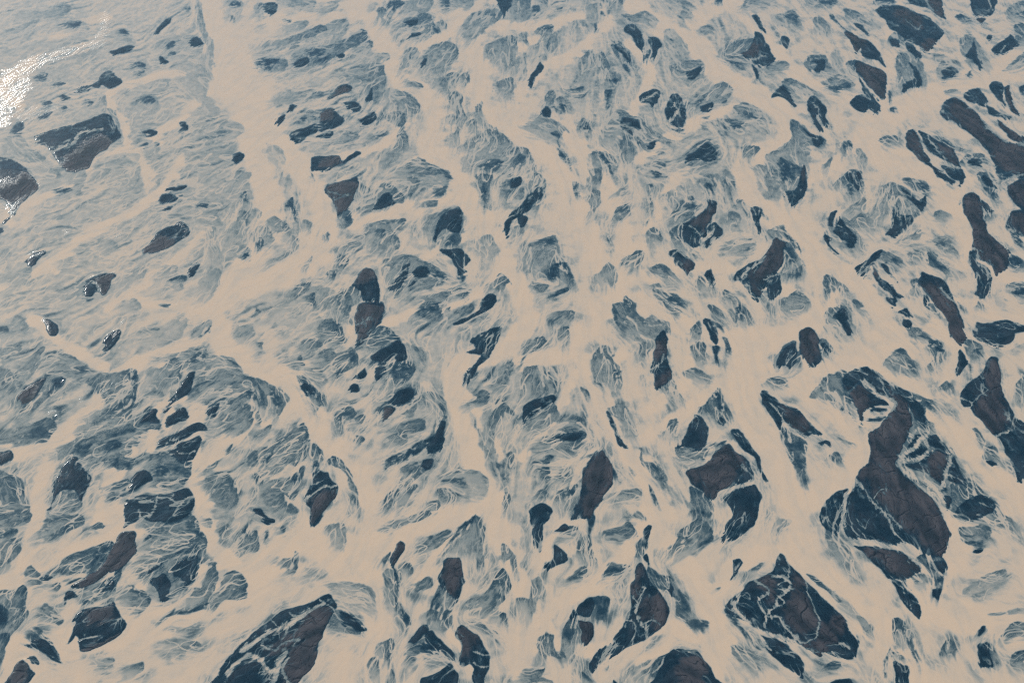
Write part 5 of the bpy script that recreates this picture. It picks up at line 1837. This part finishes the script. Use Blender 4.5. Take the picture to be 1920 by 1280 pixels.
def link(name, me, parent=None):
    o = bpy.data.objects.new(name, me); scn.collection.objects.link(o); o.parent = parent
    return o

def grid_faces(i0, j0, mask):
    """quads (bottom row is nearer) for the cells of mask, as indices into the full grid"""
    i, j = np.nonzero(mask); i = i + i0; j = j + j0
    a = i * NU + j
    return np.stack([a + NU, a + NU + 1, a + 1, a], 1)      # counter-clockwise seen from above

# water: one sheet
full = grid_faces(0, 0, np.ones((NV - 1, NU - 1), bool))
zw = 0.02 * fbm(9.0, 200, 1)
w = link("water", mesh_from("water", GX.ravel(), GY.ravel(), zw.ravel(), full, {"silt": S.ravel(), "glint": GL.ravel()}, water_mat))
w["kind"] = "structure"

# the plain beyond the survey, out to the horizon, a little below the water
me = bpy.data.meshes.new("river_plain")
R = 26000.0
me.from_pydata([(-R, -6000, -0.5), (R, -6000, -0.5), (R, 30000, -0.5), (-R, 30000, -0.5)], [], [(0, 1, 2, 3)])
me.materials.append(plain_mat)
o = link("river_plain", me); o["kind"] = "structure"

# sandbars
Sf = S.ravel(); DRf = DRY.ravel(); GLf = GL.ravel(); RIf = RILL.ravel(); TNf = np.clip(TONE * 0.30 + 0.5, 0, 1).ravel()
GXf = GX.ravel(); GYf = GY.ravel()
relief = 0.16 * fbm(60.0, 210, 2) + 0.012 * fbm(4.0, 215, 2)
taken = np.zeros((NV - 1, NU - 1), bool)

def emit(name, faces, z, off, parent):
    """mesh of the given cells with its origin at off"""
    idx, inv = np.unique(faces, return_inverse=True)
    zz = z[idx]
    return link(name, mesh_from(name, GXf[idx] - off[0], GYf[idx] - off[1], zz, inv.reshape(-1, 4),
        {"silt": Sf[idx], "dry": DRf[idx], "rill": RIf[idx], "tone": TNf[idx], "glint": GLf[idx]}, sand_mat), parent)

where_x = ["at the far left", "left", "left of centre", "right of centre", "right", "at the far right"]
where_y = ["by the top edge", "in the upper part", "just above the middle", "just below the middle", "in the lower part", "near the bottom"]
seen = set()
lines = [s for s in shapes if s.kind == "L"]
Z = np.full(NV * NU, -1.0, np.float32).reshape(NV, NU)
for s in sorted(isl, key=lambda s: s.size):
    q = s.sl
    mpp = MPP[q[0]]
    d = s.d * mpp + 0.5 * T1[q]
    z = -0.10 + 0.22 * sstep(-2.0, 4.5, d) + 0.25 * sstep(1, 20, d) + relief[q] * sstep(0, 8, d)
    z = z + 0.16 * DRY[q] - 0.07 * RILL[q] * sstep(1, 5, d) - 0.14 * thr[q] * sstep(0, 6, d) - 0.5 * thr[q] * (1 - sstep(0, 6, d)) - 0.05 * sstep(0.2, 0.5, S[q])
    z = z - 0.35 * (1 - sstep(0.3, 0.8, IM[q])) * sstep(0, 2, 8 - s.d)
    z = np.where(s.d < -4, -1.0, z)
    vis = z > -0.04
    cell = vis[:-1, :-1] | vis[1:, :-1] | vis[:-1, 1:] | vis[1:, 1:]
    i0, j0 = q[0].start, q[1].start
    tk = taken[i0:i0 + cell.shape[0], j0:j0 + cell.shape[1]]
    cell = cell & ~tk
    if cell.sum() < 4: continue
    tk |= cell
    zfull = np.full((NV, NU), -1.0, np.float32); zfull[q] = z; zf = zfull.ravel()
    cx, cy = s.c.mean(0); ox, oy = ground(cx, cy)
    cd = (DRY[q][:-1, :-1] + DRY[q][1:, 1:]) * 0.5 > 0.5
    wetc = cell & ~cd if s.crests else cell
    crests = []
    if s.crests:
        left = cell & cd
        for c in s.crests:
            # cells of this crest
            m = np.zeros((NV - 1, NU - 1), bool)
            dd = c.d[:-1, :-1] > -6
            ci, cj = c.sl[0].start, c.sl[1].start
            m[ci:ci + dd.shape[0], cj:cj + dd.shape[1]] = dd
            mm = left & m[i0:i0 + cell.shape[0], j0:j0 + cell.shape[1]]
            if mm.sum() >= 6:
                crests.append(mm); left = left & ~mm
        wetc = wetc | left
    if wetc.sum() < 4: wetc = cell; crests = []
    # pale rivulets that cross the bar
    rivs = []
    for L in lines:
        qq, dl, wl = L.sl, L.dl, L.w
        m = np.zeros((NV - 1, NU - 1), bool)
        a = (dl < wl)[:-1, :-1]
        m[qq[0].start:qq[0].start + a.shape[0], qq[1].start:qq[1].start + a.shape[1]] = a
        mm = wetc & m[i0:i0 + cell.shape[0], j0:j0 + cell.shape[1]]
        if mm.sum() >= 40 and (wetc & ~mm).sum() > 200:
            rivs.append(mm); wetc = wetc & ~mm
    if crests or rivs:
        root = bpy.data.objects.new("sandbar", None); scn.collection.objects.link(root)
        emit("wet_margin", grid_faces(i0, j0, wetc), zf, (ox, oy), root)
    else:
        root = emit("sandbar", grid_faces(i0, j0, wetc), zf, (ox, oy), None)
    root.location = (ox, oy, 0)
    for mm in crests: emit("dry_crest", grid_faces(i0, j0, mm), zf, (ox, oy), root)
    for mm in rivs: emit("rivulet", grid_faces(i0, j0, mm), zf, (ox, oy), root)
    px = " ".join([where_y[int(np.clip(cy / 1280 * 6, 0, 5))]])
    hx = where_x[int(np.clip(cx / 1920 * 6, 0, 5))]
    lab = s.label + ", " + (where_y[int(np.clip(cy / 1280 * 6, 0, 5))] + ", " + hx)
    words = lab.replace(",", " ").split()
    if len(words) > 16: lab = s.label + ", " + where_y[int(np.clip(cy / 1280 * 6, 0, 5))]
    if len(lab.replace(",", " ").split()) > 16: lab = s.label
    assert lab not in seen, lab
    seen.add(lab)
    root["label"] = lab; root["category"] = "sandbar"; root["group"] = "sandbars between the braided channels"
print("bars", len(seen))

# ------------------------------------------------------------------ air
if 0.00004 > 0:
    me = bpy.data.meshes.new("haze")
    x0, x1, y0, y1, z0, z1 = -27000, 27000, -7000, 31000, -3.0, 1060.0
    vs = [(x, y, z) for z in (z0, z1) for y in (y0, y1) for x in (x0, x1)]
    me.from_pydata(vs, [], [(0, 2, 3, 1), (4, 5, 7, 6), (0, 1, 5, 4), (2, 6, 7, 3), (0, 4, 6, 2), (1, 3, 7, 5)])
    hm = bpy.data.materials.new("haze"); hm.use_nodes = True; nt = hm.node_tree
    nt.nodes.clear(); out = nt.nodes.new("ShaderNodeOutputMaterial"); pv = nt.nodes.new("ShaderNodeVolumePrincipled")
    pv.inputs["Color"].default_value = (0.36, 0.71, 1.0, 1); pv.inputs["Density"].default_value = 0.00004
    pv.inputs["Anisotropy"].default_value = 0.2
    nt.links.new(pv.outputs[0], out.inputs["Volume"])
    me.materials.append(hm)
    o = link("haze", me); o["kind"] = "stuff"
